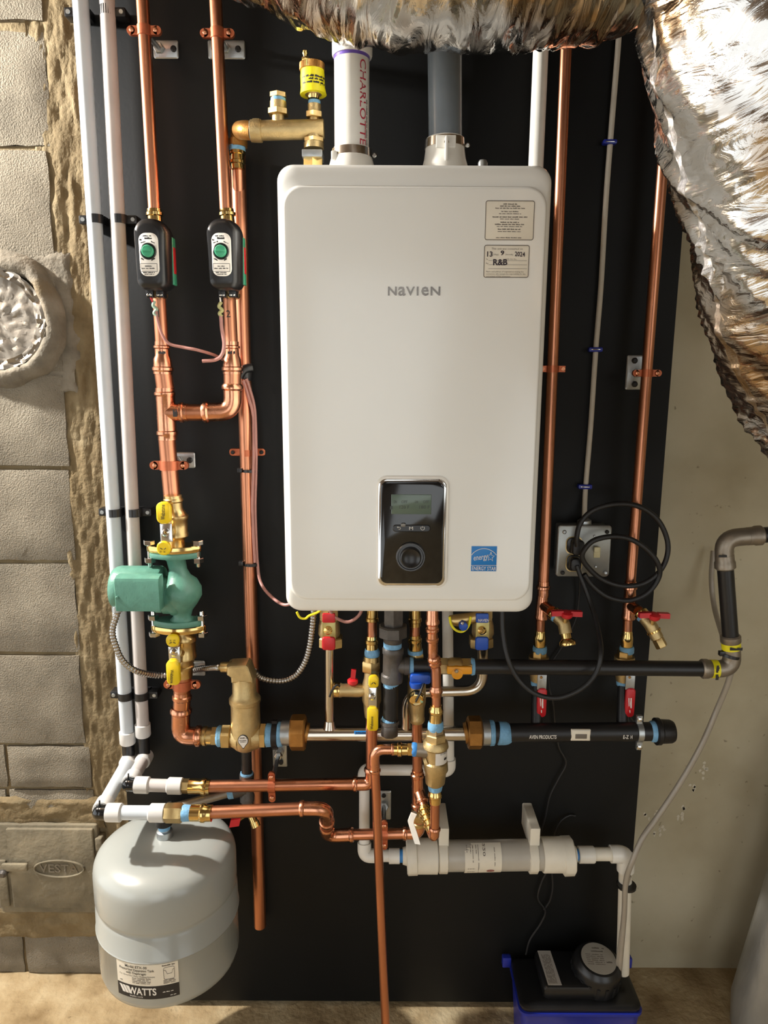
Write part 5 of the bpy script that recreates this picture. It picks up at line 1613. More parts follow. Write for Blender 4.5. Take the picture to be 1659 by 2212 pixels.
pf(t, 'press_adapter', brass_pol, YRV, [(942, 1523, 25), (942, 1530, 26), (942, 1533, 31), (942, 1539, 31), (942, 1542, 26), (941, 1552, 27), (941, 1561, 29)], 20)
pf(t, 'dope_ring', dope, YRV, [(941, 1558, 29), (941, 1564, 34), (941, 1574, 35), (941, 1578, 30)], 20)
nut(t, 'upper_nut', steel, YRV, (941, 1571), (941, 1586), 36)
nut(t, 'bonnet_nut', brass_cast, YRV, (941, 1583), (941, 1600), 46)
bd = pf(t, 'valve_body', brass_cast, YRV, [(941, 1598, 44), (941, 1604, 54), (941, 1612, 56), (941, 1616, 48), (941, 1642, 44), (941, 1645, 52), (942, 1662, 52), (941, 1668, 46), (940, 1690, 42), (940, 1696, 30)], 28)
pf(t, 'side_outlet', grey_elbow, YRV, [(936, 1622, 30), (905, 1620, 29), (898, 1620, 29)], 20)
pf(t, 'outlet_boss', brass_cast, YRV, [(925, 1645, 34), (918, 1648, 26)], 16)
pf(t, 'dope_ring', dope, YRV, [(940, 1690, 31), (940, 1698, 32), (940, 1706, 29)], 20)
pf(t, 'lower_adapter', brass_pol, YRV, [(940, 1704, 26), (940, 1712, 27), (940, 1714, 30), (940, 1720, 30), (940, 1722, 26), (940, 1734, 25)], 20)
rl = R(49, at(941, 1628, YRV))
pl_ = at(941, 1628, YRV)
lz = (at(941, 1641, YRV).z, at(941, 1616, YRV).z)
def vl(u, v, k=0):
    a = math.radians(-95 + 85 * u)
    return Vector((pl_.x + (rl + .0004 + k) * math.cos(a), YRV + (rl + .0004 + k) * math.sin(a), lz[0] + (lz[1] - lz[0]) * v))
m_ = MB()
for i in range(11):
    m_.v += [vl(i / 10, 0), vl(i / 10, 1)]
for i in range(10):
    m_.f.append((2 * i, 2 * i + 2, 2 * i + 3, 2 * i + 1))
lb = add(t, 'white_label', m_, paper_w)
texts(lb, 'label_print', ink, [text_mb('R1-WATTS', lambda u, v: vl(.3 + .6 * u, .86 + .12 * v, .0004), 1, 1.6), dash_mb(lambda u, v: vl(.55 + .3 * u, .3 + .3 * v, .0004), 6, 4)])
ptube(t, 'copper_tail', copper, [(940, 1730, YRV), (939, 1800, YRV)], 20, 0, 18)
elbow(t, at(939, 1787, YRV), at(938, 1812, YRV), Vector((bb.x, YRV, at(938, 1812, YRV).z)) + (ba - bb).normalized() * .035, R(20, at(939, 1800, YRV)), .014)

# ---- relief discharge pipe
t = thing('relief_discharge_pipe', 'long copper discharge pipe dropping to the floor from the brass pressure valve', 'pipe', at(833, 2205, YRV))
pf(t, 'dope_ring', tape_blue, YRV, [(901, 1619, 27), (898, 1619, 30), (892, 1619, 30), (889, 1619, 26)], 20)
nut(t, 'adapter_nut', brass_pol, YRV, (891, 1619), (880, 1619), 29)
pf(t, 'press_adapter', brass_pol, YRV, [(881, 1619, 24), (868, 1619, 25), (866, 1619, 31), (860, 1619, 31), (858, 1619, 25), (850, 1619, 25)], 20)
rp = R(20, at(830, 1650, YRV))
elbow(t, at(853, 1619, YRV), at(808, 1619, YRV), at(810, 1668, YRV), rp, .034)
tp_ = at(810, 1655, YRV)
btm = at(834, 2240, YRV)
btm = tp_ + (btm - tp_) * ((tp_.z - .05) / (tp_.z - btm.z))
add(t, 'tube', MB().tube([at(810, 1655, YRV), btm], rp, 18), copper)

# ================================================================== condensate line and neutralizer
YV2, YN = -.05, -.09
t = thing('condensate_pipe', 'white plastic condensate pipe stepping down behind the copper to the neutralizer', 'pipe', at(800, 1870, YN))
a, b = at(966, 1240, YV2), at(970, 1664, YV2)
c, d = at(787, 1664, YV2), at(787, 1848, YN)
c = Vector((c.x, YV2, b.z))
rp = R(23, b)
add(t, 'tube', MB().tube([a, b], rp, 18), pvc)
add(t, 'tube', MB().tube([b, c], rp, 18), pvc)
add(t, 'tube', MB().tube([c, d], rp, 18), pvc)
def pelbow(root, p, q, s, r, leg=.03, mat=None):
    d1, d2 = (p - q).normalized(), (s - q).normalized()
    o = add(root, 'elbow', MB().tube(path([q + d1 * leg, q, q + d2 * leg], .020, 8), r * 1.28, 20), mat or pvc)
    return o
e_end = at(838, 1849, YN)
for (p, q, s) in ((a, b, c), (b, c, d), (c, d, e_end)):
    pelbow(t, p, q, s, rp)
add(t, 'tube', MB().tube([d, at(876, 1849, YN)], R(25, d), 18), pvc)
pf(t, 'coupling', pvc, YN, [(840, 1849, 30), (841, 1849, 32), (863, 1849, 32)], 20)
pf(t, 'blue_tape_ring', tape_blue, YN, [(863, 1849, 27), (871, 1849, 27)], 20)
m_ = MB()
for k in range(12):
    z = at(783, 1696 + k * 4, YV2 - .012)
    m_.box(z.x - .0035, z.x + .0035, z.y - .0002 - .0006, z.y, z.z - .0008 - .0005 * (k % 3), z.z + .0006)
add(t, 'barcode_print', m_, ink, kind='stuff')

t = thing('condensate_neutralizer', 'cream plastic condensate neutralizer tube held by two cream brackets', 'neutralizer', at(1060, 1885, YN))
pf(t, 'tube', pvc_tube, YN, [(900, 1849, 64), (1180, 1846, 64)], 36)
def octcap(a, b, w, nm):
    return nut(t, nm, pvc_cream, YN, (a, 1849), (b, 1848), w, 10)
octcap(878, 902, 78, 'union_nut')
pf(t, 'end_socket', pvc_cream, YN, [(900, 1849, 70), (902, 1849, 72), (944, 1849, 72)], 32)
pf(t, 'inlet_boss', pvc_cream, YN, [(870, 1849, 34), (880, 1849, 40)], 24)
pf(t, 'end_socket', pvc_cream, YN, [(1170, 1846, 70), (1172, 1846, 73), (1214, 1846, 73)], 32)
octcap(1212, 1238, 80, 'union_nut')
pf(t, 'outlet_boss', pvc_cream, YN, [(1236, 1846, 40), (1244, 1846, 34)], 24)
for (xa, xb) in ((946, 967), (1139, 1160)):
    br = nut(t, 'bracket_ring', pvc_cream, YN, (xa, 1848), (xb, 1848), 72, 10)
    p, q = at(xa, 1800, YN + .02), at(xb, 1800, YN + .02)
    zt, zb_ = at(xa, 1783, YN).z, at(xa, 1830, YN).z
    add(br, 'bracket_arm', MB().box(p.x, q.x, YN - .012, -.0005, zb_, zt, .002), pvc_cream)
ra = R(65.2, at(1040, 1848, YN))
ca, cb_ = at(1001, 1849, YN), at(1079, 1847, YN)
def nl(u, v, k=0.0):
    a = math.radians(-175 + 150 * v)            # v: 0 top to 1 bottom round the front
    p = ca.lerp(cb_, u)
    return p + Vector((0, -math.cos(math.radians(85 - 170 * v)), math.sin(math.radians(85 - 170 * v)))) * (ra + k)
m_ = MB()
for i in range(17):
    m_.v += [nl(0, i / 16, .0004), nl(1, i / 16, .0004)]
for i in range(16):
    m_.f.append((2 * i, 2 * i + 2, 2 * i + 3, 2 * i + 1))
lb = add(t, 'label', m_, paper, 'cream paper label with grey print')
ls = []
for (u, v0, v1, w) in ((.05, .05, .22, .02), (.15, .05, .24, .02), (.21, .05, .42, .02), (.30, .05, .26, .02), (.36, .05, .72, .02), (.80, .12, .52, .02)):
    ls.append(dash_mb(lambda s, q: nl(u + w * q, v0 + (v1 - v0) * s, .0008), 16, int(u * 99)))
ls.append(text_mb('220', lambda s, q: nl(.56 - .07 * q, .02 + .28 * s, .0008), 2, 1.6))
for k in range(9):
    mm = MB()
    u0 = .08 + .022 * k
    mm.v = [nl(u0, .56, .0008), nl(u0 + (.008 if k % 3 else .014), .56, .0008), nl(u0 + (.008 if k % 3 else .014), .70, .0008), nl(u0, .70, .0008)]
    mm.f = [(0, 1, 2, 3)]
    ls.append(mm)
texts(lb, 'label_print', ink_grey, ls)
ls = MB()
k0 = [nl(.70 + .11 * math.cos(2 * math.pi * i / 20), .66 + .05 * math.sin(2 * math.pi * i / 20), .0008) for i in range(20)]
ls.v = k0
ls.f = [tuple(range(20))]
add(lb, 'round_emblem', ls, M('emblem_red', rgb(170, 110, 100), 0, .5, .5, 300))

t = thing('condensate_outlet', 'white plastic elbow and pipe dropping from the neutralizer into the pump', 'pipe', at(1345, 2105, YN))
pf(t, 'blue_tape_ring', tape_blue, YN, [(1242, 1846, 24), (1250, 1846, 24)], 18)
pf(t, 'coupling', pvc, YN, [(1249, 1846, 34), (1250, 1846, 36), (1281, 1846, 36), (1283, 1846, 34)], 20)
a, b, c = at(1275, 1845, YN), at(1352, 1845, YN), at(1345, 2100, YN)
add(t, 'tube', MB().tube([a, b], R(28, b), 18), pvc_cream)
add(t, 'tube', MB().tube([b, c], R(28, b), 18), pvc_cream)
add(t, 'elbow', MB().tube(path([b - Vector((.036, 0, 0)), b, b + (c - b).normalized() * .042], .026, 8), R(37, b), 20), pvc)

# ------------------------------------------------------------------ condensate pump on the floor
PX0, PX1, PY0, PY1, PZ = .325, .606, -.165, -.02, .165
t = thing('condensate_pump', 'blue condensate pump with black lid and vented motor on the floor', 'pump', ((PX0 + PX1) / 2, -.09, 0))
L = []
for z, i in ((.0, .012), (.002, .010), (.10, .004), (.145, .0), (.150, -.004), (.156, -.004), (.157, .0)):
    L.append([Vector((v.x, v.z, z)) for v in rrect(PX0 + i, PX1 - i, PY0 + i, PY1 - i, .02, 0, 5)])
add(t, 'tank', MB().loft(L), navy)
L = []
for z, i in ((.156, .001), (.159, -.001), (.166, -.001), (.169, .003), (.170, .008)):
    L.append([Vector((v.x, v.z, z)) for v in rrect(PX0 + i, PX1 - i, PY0 + i, PY1 - i, .02, 0, 5)])
lid = add(t, 'lid', MB().loft(L), black_pl)
for xe, s in ((PX0, -1), (PX1, 1)):
    add(t, 'mounting_tab', MB().box(min(xe, xe + s * .022), max(xe, xe + s * .022), PY1 - .012, PY1 + .004, .15, .178, .002), navy)
hb = add(t, 'switch_housing', MB().box(PX0 + .055, PX0 + .20, PY0 + .02, PY1 - .012, .168, .205, .008), black_pl)
mcx, mcy = at(1283, 2085, -.085).x, -.085
MA = Vector((.07, -.16, 1)).normalized()
mu, mv = Vector((1, 0, 0)) - MA * MA.x, None
mu.normalize()
mv = MA.cross(mu)
mc0 = Vector((mcx, mcy, .160))
mo = add(t, 'motor_cover', MB().lathe(mc0, MA, [(0, .060), (.062, .057), (.072, .054), (.080, .046), (.082, .02)], 40), black_pl)
for k in range(18):
    a = 2 * math.pi * k / 18
    rdv = mu * math.cos(a) + mv * math.sin(a)
    add(mo, 'vent_slot', MB().obox(mc0 + MA * .036 + rdv * .0583, rdv * .0012, (mv * math.cos(a) - mu * math.sin(a)) * .0035, MA * .016), black_rub)
dl = add(t, 'round_label', MB().lathe(mc0 + MA * .0818, MA, [(0, .041), (.0008, .041)], 40), M('silver_label', rgb(176, 170, 158), .3, .4, .05))
def dk(u0, u1, v, h, ch):
    return dash_mb(lambda u, q: mc0 + MA * .0829 + mu * (u0 + (u1 - u0) * u) + mv * (v + h * q), ch, int(v * 9999))
texts(dl, 'label_print', ink_grey, [dk(-.03, .012, .008 - .005 * k, .0022, 14) for k in range(6)] + [dk(-.01, .02, .024, .005, 5), dk(-.014, .02, .016, .004, 7), dk(0.016, .03, -.012, .005, 3)])
st = MB()
q0, q1, q2, q3 = Vector((PX0 + .062, PY1 - .018, .2056)), Vector((PX0 + .094, PY1 - .018, .2056)), Vector((PX0 + .098, PY0 + .026, .2056)), Vector((PX0 + .066, PY0 + .026, .2056))
st.loft([[q0, q1, q2, q3], [v + Vector((0, 0, .0008)) for v in (q0, q1, q2, q3)]])
sk = add(t, 'rating_sticker', st, M('silver_sticker', rgb(206, 200, 192), .25, .3, .05), 'narrow silver rating sticker')
texts(sk, 'sticker_print', ink_grey, [dash_mb(lambda u, v: Vector((PX0 + .069 + .003 * k + .0016 * v, PY0 + .03 + .085 * u, .2067)), 30, k + 3) for k in range(7)])

# ------------------------------------------------------------------ copper supply pipes on the far side of the boiler
Y4 = -.06
def supply(label, top, bot, w):
    t = thing('copper_supply_pipe', label, 'pipe', at(bot[0], bot[1], Y4))
    P = [at(q[0], q[1], Y4) for q in (top, bot)]
    add(t, 'tube', MB().tube(P, R(w, P[0]), 20), copper)
    bx, by = bot
    d = bx - 1172
    o = pf(t, 'coupling', copper_b, Y4, [(bx, by - 3, 25), (bx, by + 6, 25), (bx, by + 8, 30), (bx - 1, by + 13, 30), (bx - 1, by + 15, 25), (bx - 1, by + 30, 25)], 20)
    te = pf(t, 'tee', copper_b, Y4, [(bx - 2, by + 28, 24), (bx - 3, by + 45, 26), (bx - 5, by + 70, 26), (bx - 5, by + 73, 29), (bx - 5, by + 78, 29), (bx - 6, by + 80, 24)], 20)
    tp, tq = at(bx - 2, by + 48, Y4), at(bx + 22, by + 66, Y4 - .045)
    add(te, 'tee_branch', MB().tube([tp, tp.lerp(tq, .8)], R(23, tp), 18), copper_b)
    pf(t, 'lower_stub', copper, Y4, [(bx - 6, by + 76, 20), (bx - 7, by + 112, 20)], 18)
    pf(t, 'press_adapter', brass_pol, Y4, [(bx - 7, by + 104, 20), (bx - 7, by + 108, 22), (bx - 7, by + 112, 22), (bx - 8, by + 118, 26), (bx - 8, by + 128, 26), (bx - 8, by + 138, 24), (bx - 8, by + 145, 25)], 20)
    pf(t, 'dope_ring', dope, Y4, [(bx - 8, by + 138, 28), (bx - 8, by + 143, 31), (bx - 8, by + 151, 30), (bx - 8, by + 153, 26)], 20)
    return t, tq
t3, q3_ = supply('copper supply pipe running down close against the boiler side', (1226, 20), (1174, 1258), 26)
t4, q4_ = supply('copper supply pipe running down by the edge of the black board', (1459, 0), (1362, 1258), 25)

def boiler_drain(label, q, hx, hy, tipx, tipy, plugged):
    t = thing('hose_bibb', label, 'valve', at(tipx, tipy + 10, -.13), 'brass drain valves with red handles')
    a, b, c = q, at(hx, hy, -.125), at(tipx, tipy, -.14)
    d1 = b - a
    add(t, 'inlet_ring', MB().lathe(a.lerp(b, -.12), d1, [(0, .013), (.003, .0155), (.010, .0155), (.012, .013)], 20), brass_pol)
    add(t, 'dope_ring', MB().lathe(a.lerp(b, .12), d1, [(0, .0135), (.004, .0155), (.009, .0145)], 20), dope)
    add(t, 'body', MB().tube(path([a.lerp(b, -.05), b, b.lerp(c, .55)], .014), [.012] * 1 + [.0145] * 7 + [.0115], 18) if False else MB().tube(path([a.lerp(b, -.05), b, b.lerp(c, .6)], .014), .0135, 18), brass_cast)
    rr_ = .0135
    d2 = (c - b).normalized()
    if plugged:
        sp = add(t, 'spout', MB().lathe(b.lerp(c, .25), d2, [(0, .0155), (.004, .0155), (.006, .010), (.020, .0085)], 20), brass_pol)
        add(sp, 'hose_cap', MB().hexn(b.lerp(c, .62), d2, .0125, .020), brass)
    else:
        add(t, 'spout', MB().lathe(b.lerp(c, .4), d2, [(0, .0105), (.018, .0105), (.024, .0165), (.030, .0175), (.033, .0165), (.033, .0125), (.026, .011)], 24, False), brass_pol)
    h = b + Vector((.002, -.010, .022))
    hd = MB().lathe(b + Vector((0, -.006, .0)), Vector((0, -.2, 1)), [(0, .006), (.018, .006)], 12)
    add(t, 'stem', hd, brass)
    m_ = MB()
    m_.lathe(h - Vector((0, 0, .006)), Vector((0, -.2, 1)), [(0, .009), (.004, .0125), (.012, .0125), (.014, .008)], 16)
    m_.obox(h + Vector((-.020, 0, .004)), Vector((.012, 0, .0005)), Vector((0, .006, .0)), Vector((0, 0, .0055)))
    m_.obox(h + Vector((.020, 0, .003)), Vector((.012, 0, -.0005)), Vector((0, .006, .0)), Vector((0, 0, .0055)))
    add(t, 'red_handle', m_, red)
boiler_drain('brass drain valve with red wing handle and open spout beside the boiler corner', q3_, 1218, 1346, 1225, 1384, False)
boiler_drain('brass drain valve with red wing handle and capped spout by the board edge', q4_, 1405, 1350, 1430, 1398, True)

# black ball valves on the return manifold
YR = -.115
def ball_valve(label, cx, x0):
    t = thing('lever_ball_valve', label, 'valve', at(cx, 1550, Y4), 'red lever ball valves')
    nut(t, 'top_nut', brass, Y4, (cx, 1405), (cx - 1, 1420), 32)
    pf(t, 'body', brass_cast, Y4, [(cx - 1, 1418, 42), (cx - 1, 1430, 44), (cx - 2, 1452, 38), (cx - 3, 1470, 32)], 22)
    pf(t, 'dope_ring', dope, Y4, [(cx - 3, 1468, 28), (cx - 3, 1473, 31), (cx - 4, 1480, 28)], 18)
    yl = Y4 - .035
    pb(t, 'lever_plate', zinc, (x0, 1452, x0 + 20, 1490), yl, yl + .003, .0008)
    lv = plate(t, 'lever', red, (x0, 1488, x0 + 20, 1550), yl - .004, .009, 8, 'red vinyl lever')
    texts(lv, 'lettering', ink_white, [text_mb('RED', lambda u, v: at(x0 + 6 + 8 * v, 1512 + 22 * u, yl - .0045), 1, 1.0)]) if False else None
    texts(lv, 'lever_print', ink_white, [dash_mb(lambda u, v: at(x0 + 13 - 4 * v, 1508 + 22 * u, yl - .0045), 6, 5), dash_mb(lambda u, v: at(x0 + 8 - 3 * v, 1508 + 22 * u, yl - .0045), 5, 8), dash_mb(lambda u, v: at(x0 + 10 - 3 * v, 1534 + 6 * u, yl - .0045), 2, 3)])
    screw(t, x0 + 8, 1463, yl, 6, bronze, 'stem')
    add(t, 'stem_boss', MB().tube([at(cx, 1440, Y4), at(x0 + 9, 1460, yl + .003)], .008, 12), brass)
    pf(t, 'nipple', gas_black, Y4, [(cx - 4, 1474, 24), (cx - 6, 1568, 25, -.098)], 18)
ball_valve('red lever ball valve under the copper pipe beside the boiler', 1165, 1161)
ball_valve('red lever ball valve under the copper pipe by the board edge', 1350, 1352)

t = thing('return_manifold', 'black steel return manifold pipe with white print, blue dope and an end cap', 'manifold', at(1260, 1605, YR))
pf(t, 'manifold_tube', gas_black, YR, [(1066, 1583, 38), (1096, 1583, 40), (1420, 1580, 40)], 28)
pf(t, 'union_tail', zinc, YR, [(1039, 1583, 48), (1042, 1583, 54), (1058, 1583, 53)], 24)
pf(t, 'dope_ring', dope, YR, [(1056, 1583, 50), (1058, 1583, 55), (1066, 1583, 54), (1068, 1583, 48)], 24)
pf(t, 'coupling', black_iron, YR, [(1062, 1583, 46), (1082, 1583, 46)], 24)
pf(t, 'dope_smear', dope, YR, [(1074, 1584, 44), (1077, 1584, 50), (1092, 1584, 49), (1099, 1585, 44), (1104, 1586, 36)], 24)
pf(t, 'dope_ring', dope, YR, [(1404, 1580, 40), (1408, 1580, 45), (1422, 1580, 45), (1426, 1580, 40)], 24)
cp = pf(t, 'end_cap', black_iron, YR, [(1414, 1580, 50), (1416, 1580, 58), (1424, 1580, 58), (1427, 1580, 52), (1448, 1580, 50), (1454, 1580, 44), (1456, 1580, 30)], 24)
yt_ = YR - R(41, at(1200, 1582, YR))
texts(t, 'lettering', ink_white, [tline('AVEN PRODUCTS', 1143, 1202, 1596, 8, yt_ - .0005, 0, 2.6), tline('E-Z', 1346, 1358, 1596, 8, yt_ - .0005, 0, 2.4), tline('H', 1362, 1366, 1596, 8, yt_ - .0005, 0, 2.4)])
lb = plate(t, 'foil_label', paper, (1234, 1577, 1276, 1601), yt_ - .0005, .006, 1, 'small cream label')
plate(lb, 'label_block', ink_grey, (1243, 1586, 1268, 1596), yt_ - .001, .001, .5)
t = thing('pipe_hanger', 'bright zinc split ring clamp holding the black return manifold', 'pipe hanger', at(1380, 1618, YR), 'plate mounted pipe hangers')
p = at(1379, 1580, YR)
rr_ = R(41, p)
cl = add(t, 'clamp_band', MB().lathe(p - Vector((.006, 0, 0)), (1, 0, 0), [(0, rr_), (0, rr_ * 1.12), (.012, rr_ * 1.12), (.012, rr_)], 24), zinc)
for s in (-1, 1):
    k = p + Vector((-.002 * s, -.004, s * (rr_ + .010)))
    er = add(cl, 'clamp_ear', MB().obox(k, Vector((.006, 0, 0)), Vector((0, .004, 0)), Vector((0, 0, .009))), zinc)
    add(er, 'clamp_screw', MB().lathe(k + Vector((0, -.004, s * .002)), (0, -1, 0), [(0, .006), (.003, .006), (.005, .003)], 12), chrome)
add(t, 'threaded_rod', MB().tube([p + Vector((0, rr_, 0)), Vector((p.x, -.0005, p.z))], .005, 10), zinc)

hanger('zinc plate hanger on the copper supply pipe by the board edge', (1397, 806, Y4), 23, (1353, 767, 1388, 842), (1375, 806), ear=12, band=16)
t = thing('pipe_strap', 'copper strap ear showing on the supply pipe beside the boiler', 'pipe strap', at(1205, 806, Y4))
p = at(1193, 797, Y4)
rr_ = R(25, p)
add(t, 'strap_band', MB().lathe(p - Vector((0, 0, .007)), (0, 0, 1), [(0, rr_), (0, rr_ * 1.14), (.014, rr_ * 1.14), (.014, rr_)], 20), copper_paint)
for s in (-1, 1):
    k = p + Vector((s * (rr_ + .006), 0, 0))
    er = add(t, 'strap_ear', MB().obox(k, Vector((.008, 0, 0)), Vector((0, .004, 0)), Vector((0, 0, .0065))), copper_paint)
    add(er, 'strap_screw', MB().lathe(k + Vector((s * .003, -.004, 0)), (0, -1, 0), [(0, .0045), (.003, .004)], 10), copper_b)
add(t, 'strap_stem', MB().tube([p + Vector((0, rr_, 0)), Vector((p.x, -.0005, p.z))], .0048, 10), zinc)

# ------------------------------------------------------------------ gas line along the wall
YGL = YGA
t = thing('gas_pipe', 'black gas pipe with grey press elbows crossing the concrete wall', 'pipe', at(1300, 1465, YGL))
G0, G1 = at(1022, 1440, YGL), at(1583, 1445, YGL)
G2, G3 = at(1562, 1163, YGL), at(1720, 1150, YGL)
rg = R(33, at(1300, 1443, YGL))
add(t, 'tube', MB().tube([G0, G1 - Vector((.04, 0, 0))], rg, 20), gas_black)
add(t, 'tube', MB().tube([G1.lerp(G2, .2), G1.lerp(G2, .85)], rg, 20), gas_black)
add(t, 'tube', MB().tube([G2 + (G3 - G2) * .25, G3 + (G3 - G2)], rg, 20), gas_black)
for (a, c, b) in ((G1 - Vector((.065, 0, 0)), G1, G1.lerp(G2, .26)), (G2.lerp(G1, .22), G2, G2.lerp(G3, .52))):
    o = add(t, 'press_elbow', MB().tube(path([a, c, b], .034, 8), rg * 1.13, 20), grey_elbow)
    for p, q in ((a, c), (b, c)):
        dd = (q - p).normalized()
        add(o, 'elbow_bead', MB().lathe(p - dd * .002, dd, [(0, rg * 1.1), (.003, rg * 1.28), (.014, rg * 1.28), (.017, rg * 1.16), (.030, rg * 1.16), (.030, rg)], 22), grey_elbow)
def ring_tag(p, d, w, nm):
    u_, w_ = basis(d)
    return add(t, nm, MB().lathe(p - d * w / 2, d, [(0, rg * 1.15), (0, rg * 1.19), (w, rg * 1.19), (w, rg * 1.15)], 22, False), yellow_l, 'yellow printed sticker')
s1 = ring_tag(G1 - Vector((.040, 0, 0)), Vector((1, 0, 0)), .014, 'yellow_sticker')
pt = G1.lerp(G2, .185)
s2 = ring_tag(pt, (G2 - G1).normalized(), .014, 'yellow_sticker')
q_ = G1 - Vector((.040, rg * 1.2, 0))
texts(s1, 'sticker_print', ink, [dash_mb(lambda u, v: q_ + Vector((-.005 + .008 * v, -.001, .016 - .032 * u)), 8, 4)])
q2_ = pt + Vector((.0, -rg * 1.2, 0))
texts(s2, 'sticker_print', ink, [dash_mb(lambda u, v: q2_ + Vector((-.012 + .026 * u, -.001, -.004 + .008 * v)), 7, 6)])
texts(t, 'stamped_mark', ink, [dline(1552, 1570, 1205, 9, YGL - rg * 1.2, 0, 4)])
mb = MB().lathe(G1.lerp(G2, .10) + Vector((-.004, 0, 0)), Vector((.15, 0, 1)), [(0, rg * 1.1), (0, rg * 1.24), (.006, rg * 1.24), (.006, rg * 1.1)], 20)
k = G1.lerp(G2, .11) + Vector((-rg * 1.3, -.004, .004))
mb.box(k.x - .008, k.x + .006, k.y - .004, k.y + .006, k.z - .004, k.z + .006, .001)
solo('cable_tie', 'black cable tie around the lower grey elbow of the gas pipe', 'cable tie', mb, black_pl, 'cable ties')
cord('vinyl_drain_tube', 'clear vinyl tube slanting down the concrete wall to the condensate pump', 'tube',
     [(1541, 1190, .10), (1537, 1250, .08), (1543, 1310, .05), (1560, 1370, -.05), (1580, 1428, -.11), (1574, 1470, -.115), (1552, 1525, -.10), (1515, 1610, -.10), (1470, 1690, -.10), (1420, 1765, -.105), (1388, 1810, -.115), (1366, 1860, -.125), (1352, 1905, -.125), (1348, 1980, -.12), (1342, 2050, -.115), (1337, 2108, -.11)], .0062, vinyl, 12)
cord('vinyl_drain_tube', 'second thin clear tube running down beside the white outlet pipe', 'tube',
     [(1360, 1892, -.12), (1351, 1925, -.118), (1344, 2000, -.117), (1334, 2080, -.11), (1331, 2108, -.105)], .0045, vinyl, 10)
p = at(1350, 1906, YN)
solo('cable_tie', 'black cable tie around the outlet pipe and clear tube', 'cable tie', MB().lathe(p + Vector((0, -.010, -.003)), (0, 0, 1), [(0, R(38, p)), (0, R(41, p)), (.006, R(41, p)), (.006, R(38, p))], 20), black_pl, 'cable ties')

# ------------------------------------------------------------------ electrical box, cable, cords
t = thing('outlet_box', 'grey metal outlet box with duplex receptacle and switch beside the boiler', 'outlet box', at(1262, 1247, -.03))
pb(t, 'box_body', zinc, (1207, 1137, 1314, 1243), -.045, -.0005, .004)
cv = plate(t, 'cover_plate', M('cover_steel', rgb(160, 162, 158), .7, .38, .15, 30), (1203, 1135, 1319, 1246), -.052, .010, 8)
for (px, py) in ((1219, 1149), (1311, 1149), (1215, 1237), (1308, 1237)):
    screw(cv, px, py, -.0525, 9, black_iron if (px, py) in ((1311, 1149), (1215, 1237)) else zinc)
for py in (1178, 1216):
    rc_ = plate(cv, 'receptacle', black_pl, (1224, py - 17, 1256, py + 17), -.0545, .004, 12)
    add(rc_, 'receptacle_rim', outline((1222, py - 19, 1258, py + 19), -.0535, 13, 2), brass)
sw = pb(cv, 'switch_slot', M('ivory', rgb(196, 184, 140), 0, .4), (1283, 1182, 1297, 1205), -.0540, -.050, .001)
pb(sw, 'switch_toggle', M('ivory_toggle', rgb(206, 196, 154), 0, .4), (1284, 1182, 1296, 1194), -.062, -.053, .002)
screw(cv, 1284, 1158, -.0525, 5, zinc)
screw(cv, 1287, 1224, -.0525, 6, zinc)
cn = pf(t, 'cable_connector', zinc, -.025, [(1263, 1138, 30), (1262, 1130, 32), (1262, 1124, 30), (1262, 1120, 18)], 16)
YCB = -.008
P = [at(*q) for q in ((1338, 60, YCB), (1332, 140, YCB), (1322, 260, YCB), (1309, 430, YCB), (1298, 620, YCB), (1287, 755, YCB), (1276, 920, YCB), (1265, 1052, YCB), (1262, 1122, -.022))]
solo('electrical_cable', 'flat white electrical cable stapled down the board to the outlet box', 'cable', MB().tube(spline(P, 8), .0058, 10), cable_m)
for (px, py, s) in ((1319, 305, 'highest of the three'), (1288, 755, 'middle one of the three'), (1265, 1052, 'lowest, just above the outlet box')):
    t = thing('cable_staple', 'blue plastic staple over the white cable, ' + s, 'staple', at(px, py + 5, -.01), 'blue cable staples')
    pb(t, 'saddle', navy, (px - 15, py - 5, px + 15, py + 5), -.017, -.0005, .002)
    pb(t, 'steel_bridge', chrome, (px - 10, py - 1.2, px + 9, py + 1.2), -.0195, -.016, .0004)
YE = -.072
pl_ = lambda *a: [q for q in a]
t = thing('power_cord', 'thick black power cord coiled in two loops in front of the outlet box', 'cord', at(1345, 1300, YE))
p = at(1244, 1180, -.06)
add(t, 'plug', MB().box(p.x - .012, p.x + .014, -.082, -.0545, p.z - .016, p.z + .016, .005), black_rub)
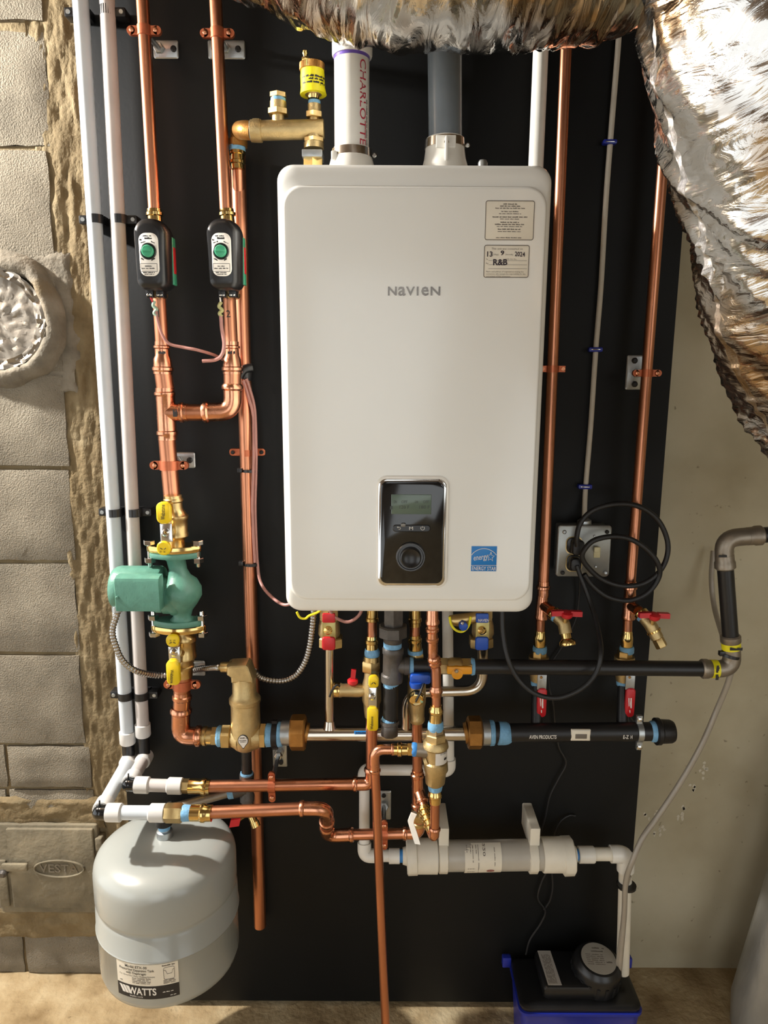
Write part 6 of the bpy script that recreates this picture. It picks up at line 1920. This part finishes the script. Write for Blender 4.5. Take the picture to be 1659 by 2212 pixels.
add(t, 'cord_loop', MB().tube(spline([at(1247, 1180, -.085), at(1246, 1160, -.088), at(1255, 1128, -.088), at(1282, 1102, -.088), at(1330, 1089, -.088), at(1380, 1094, -.088), at(1420, 1122, -.088), at(1441, 1165, -.088), at(1440, 1205, -.088), at(1420, 1240, -.086), at(1385, 1262, -.086), at(1340, 1265, -.086), at(1298, 1250, -.086), at(1270, 1225, -.09), at(1258, 1205, -.094), at(1262, 1188, -.098), at(1282, 1168, -.10), at(1320, 1159, -.10), at(1360, 1164, -.10), at(1395, 1185, -.10), at(1420, 1215, -.097), at(1424, 1245, -.09), at(1400, 1280, -.088), at(1360, 1297, -.085), at(1315, 1290, -.085), at(1280, 1265, -.086), at(1262, 1240, -.088)], 8), .0056, 10), black_rub)
t = thing('power_cord', 'black power cord dropping from the outlet and looping under to the boiler', 'cord', at(1200, 1510, -.2))
p = at(1240, 1216, -.06)
add(t, 'plug', MB().box(p.x - .012, p.x + .012, -.080, -.0545, p.z - .014, p.z + .014, .005), black_rub)
add(t, 'cord_drop', MB().tube(spline([at(1246, 1222, -.08), at(1256, 1250, -.085), at(1275, 1300, -.10), at(1292, 1360, -.15), at(1298, 1410, -.20), at(1288, 1452, -.21), at(1258, 1486, -.215), at(1208, 1507, -.215), at(1160, 1500, -.215), at(1122, 1470, -.21), at(1098, 1425, -.205), at(1087, 1370, -.19), at(1085, 1320, -.18), at(1085, 1275, -.17)], 8), .0050, 10), black_rub)
cord('pump_cord', 'thin black cord wandering down the board to the condensate pump', 'cord',
     [(1252, 1246, -.02), (1251, 1290, -.012), (1243, 1340, -.010), (1215, 1395, -.010), (1188, 1440, -.012), (1186, 1480, -.014), (1195, 1520, -.012), (1200, 1570, -.010), (1208, 1615, -.010), (1223, 1648, -.010), (1205, 1685, -.010), (1188, 1720, -.010), (1178, 1765, -.010), (1166, 1810, -.010), (1168, 1850, -.010), (1180, 1880, -.010), (1170, 1905, -.010), (1162, 1940, -.012), (1178, 1968, -.010), (1168, 1995, -.010), (1145, 2030, -.012), (1136, 2062, -.015)], .0024, black_rub)
cord('signal_wire', 'thin black wire arching over the neutralizer end and hanging below it', 'wire',
     [(1243, 1762, -.004), (1228, 1762, -.008), (1210, 1775, -.010), (1198, 1800, -.012), (1192, 1850, -.012), (1192, 1885, -.012), (1194, 1915, -.012), (1188, 1945, -.010), (1175, 1965, -.008)], .0024, black_rub)
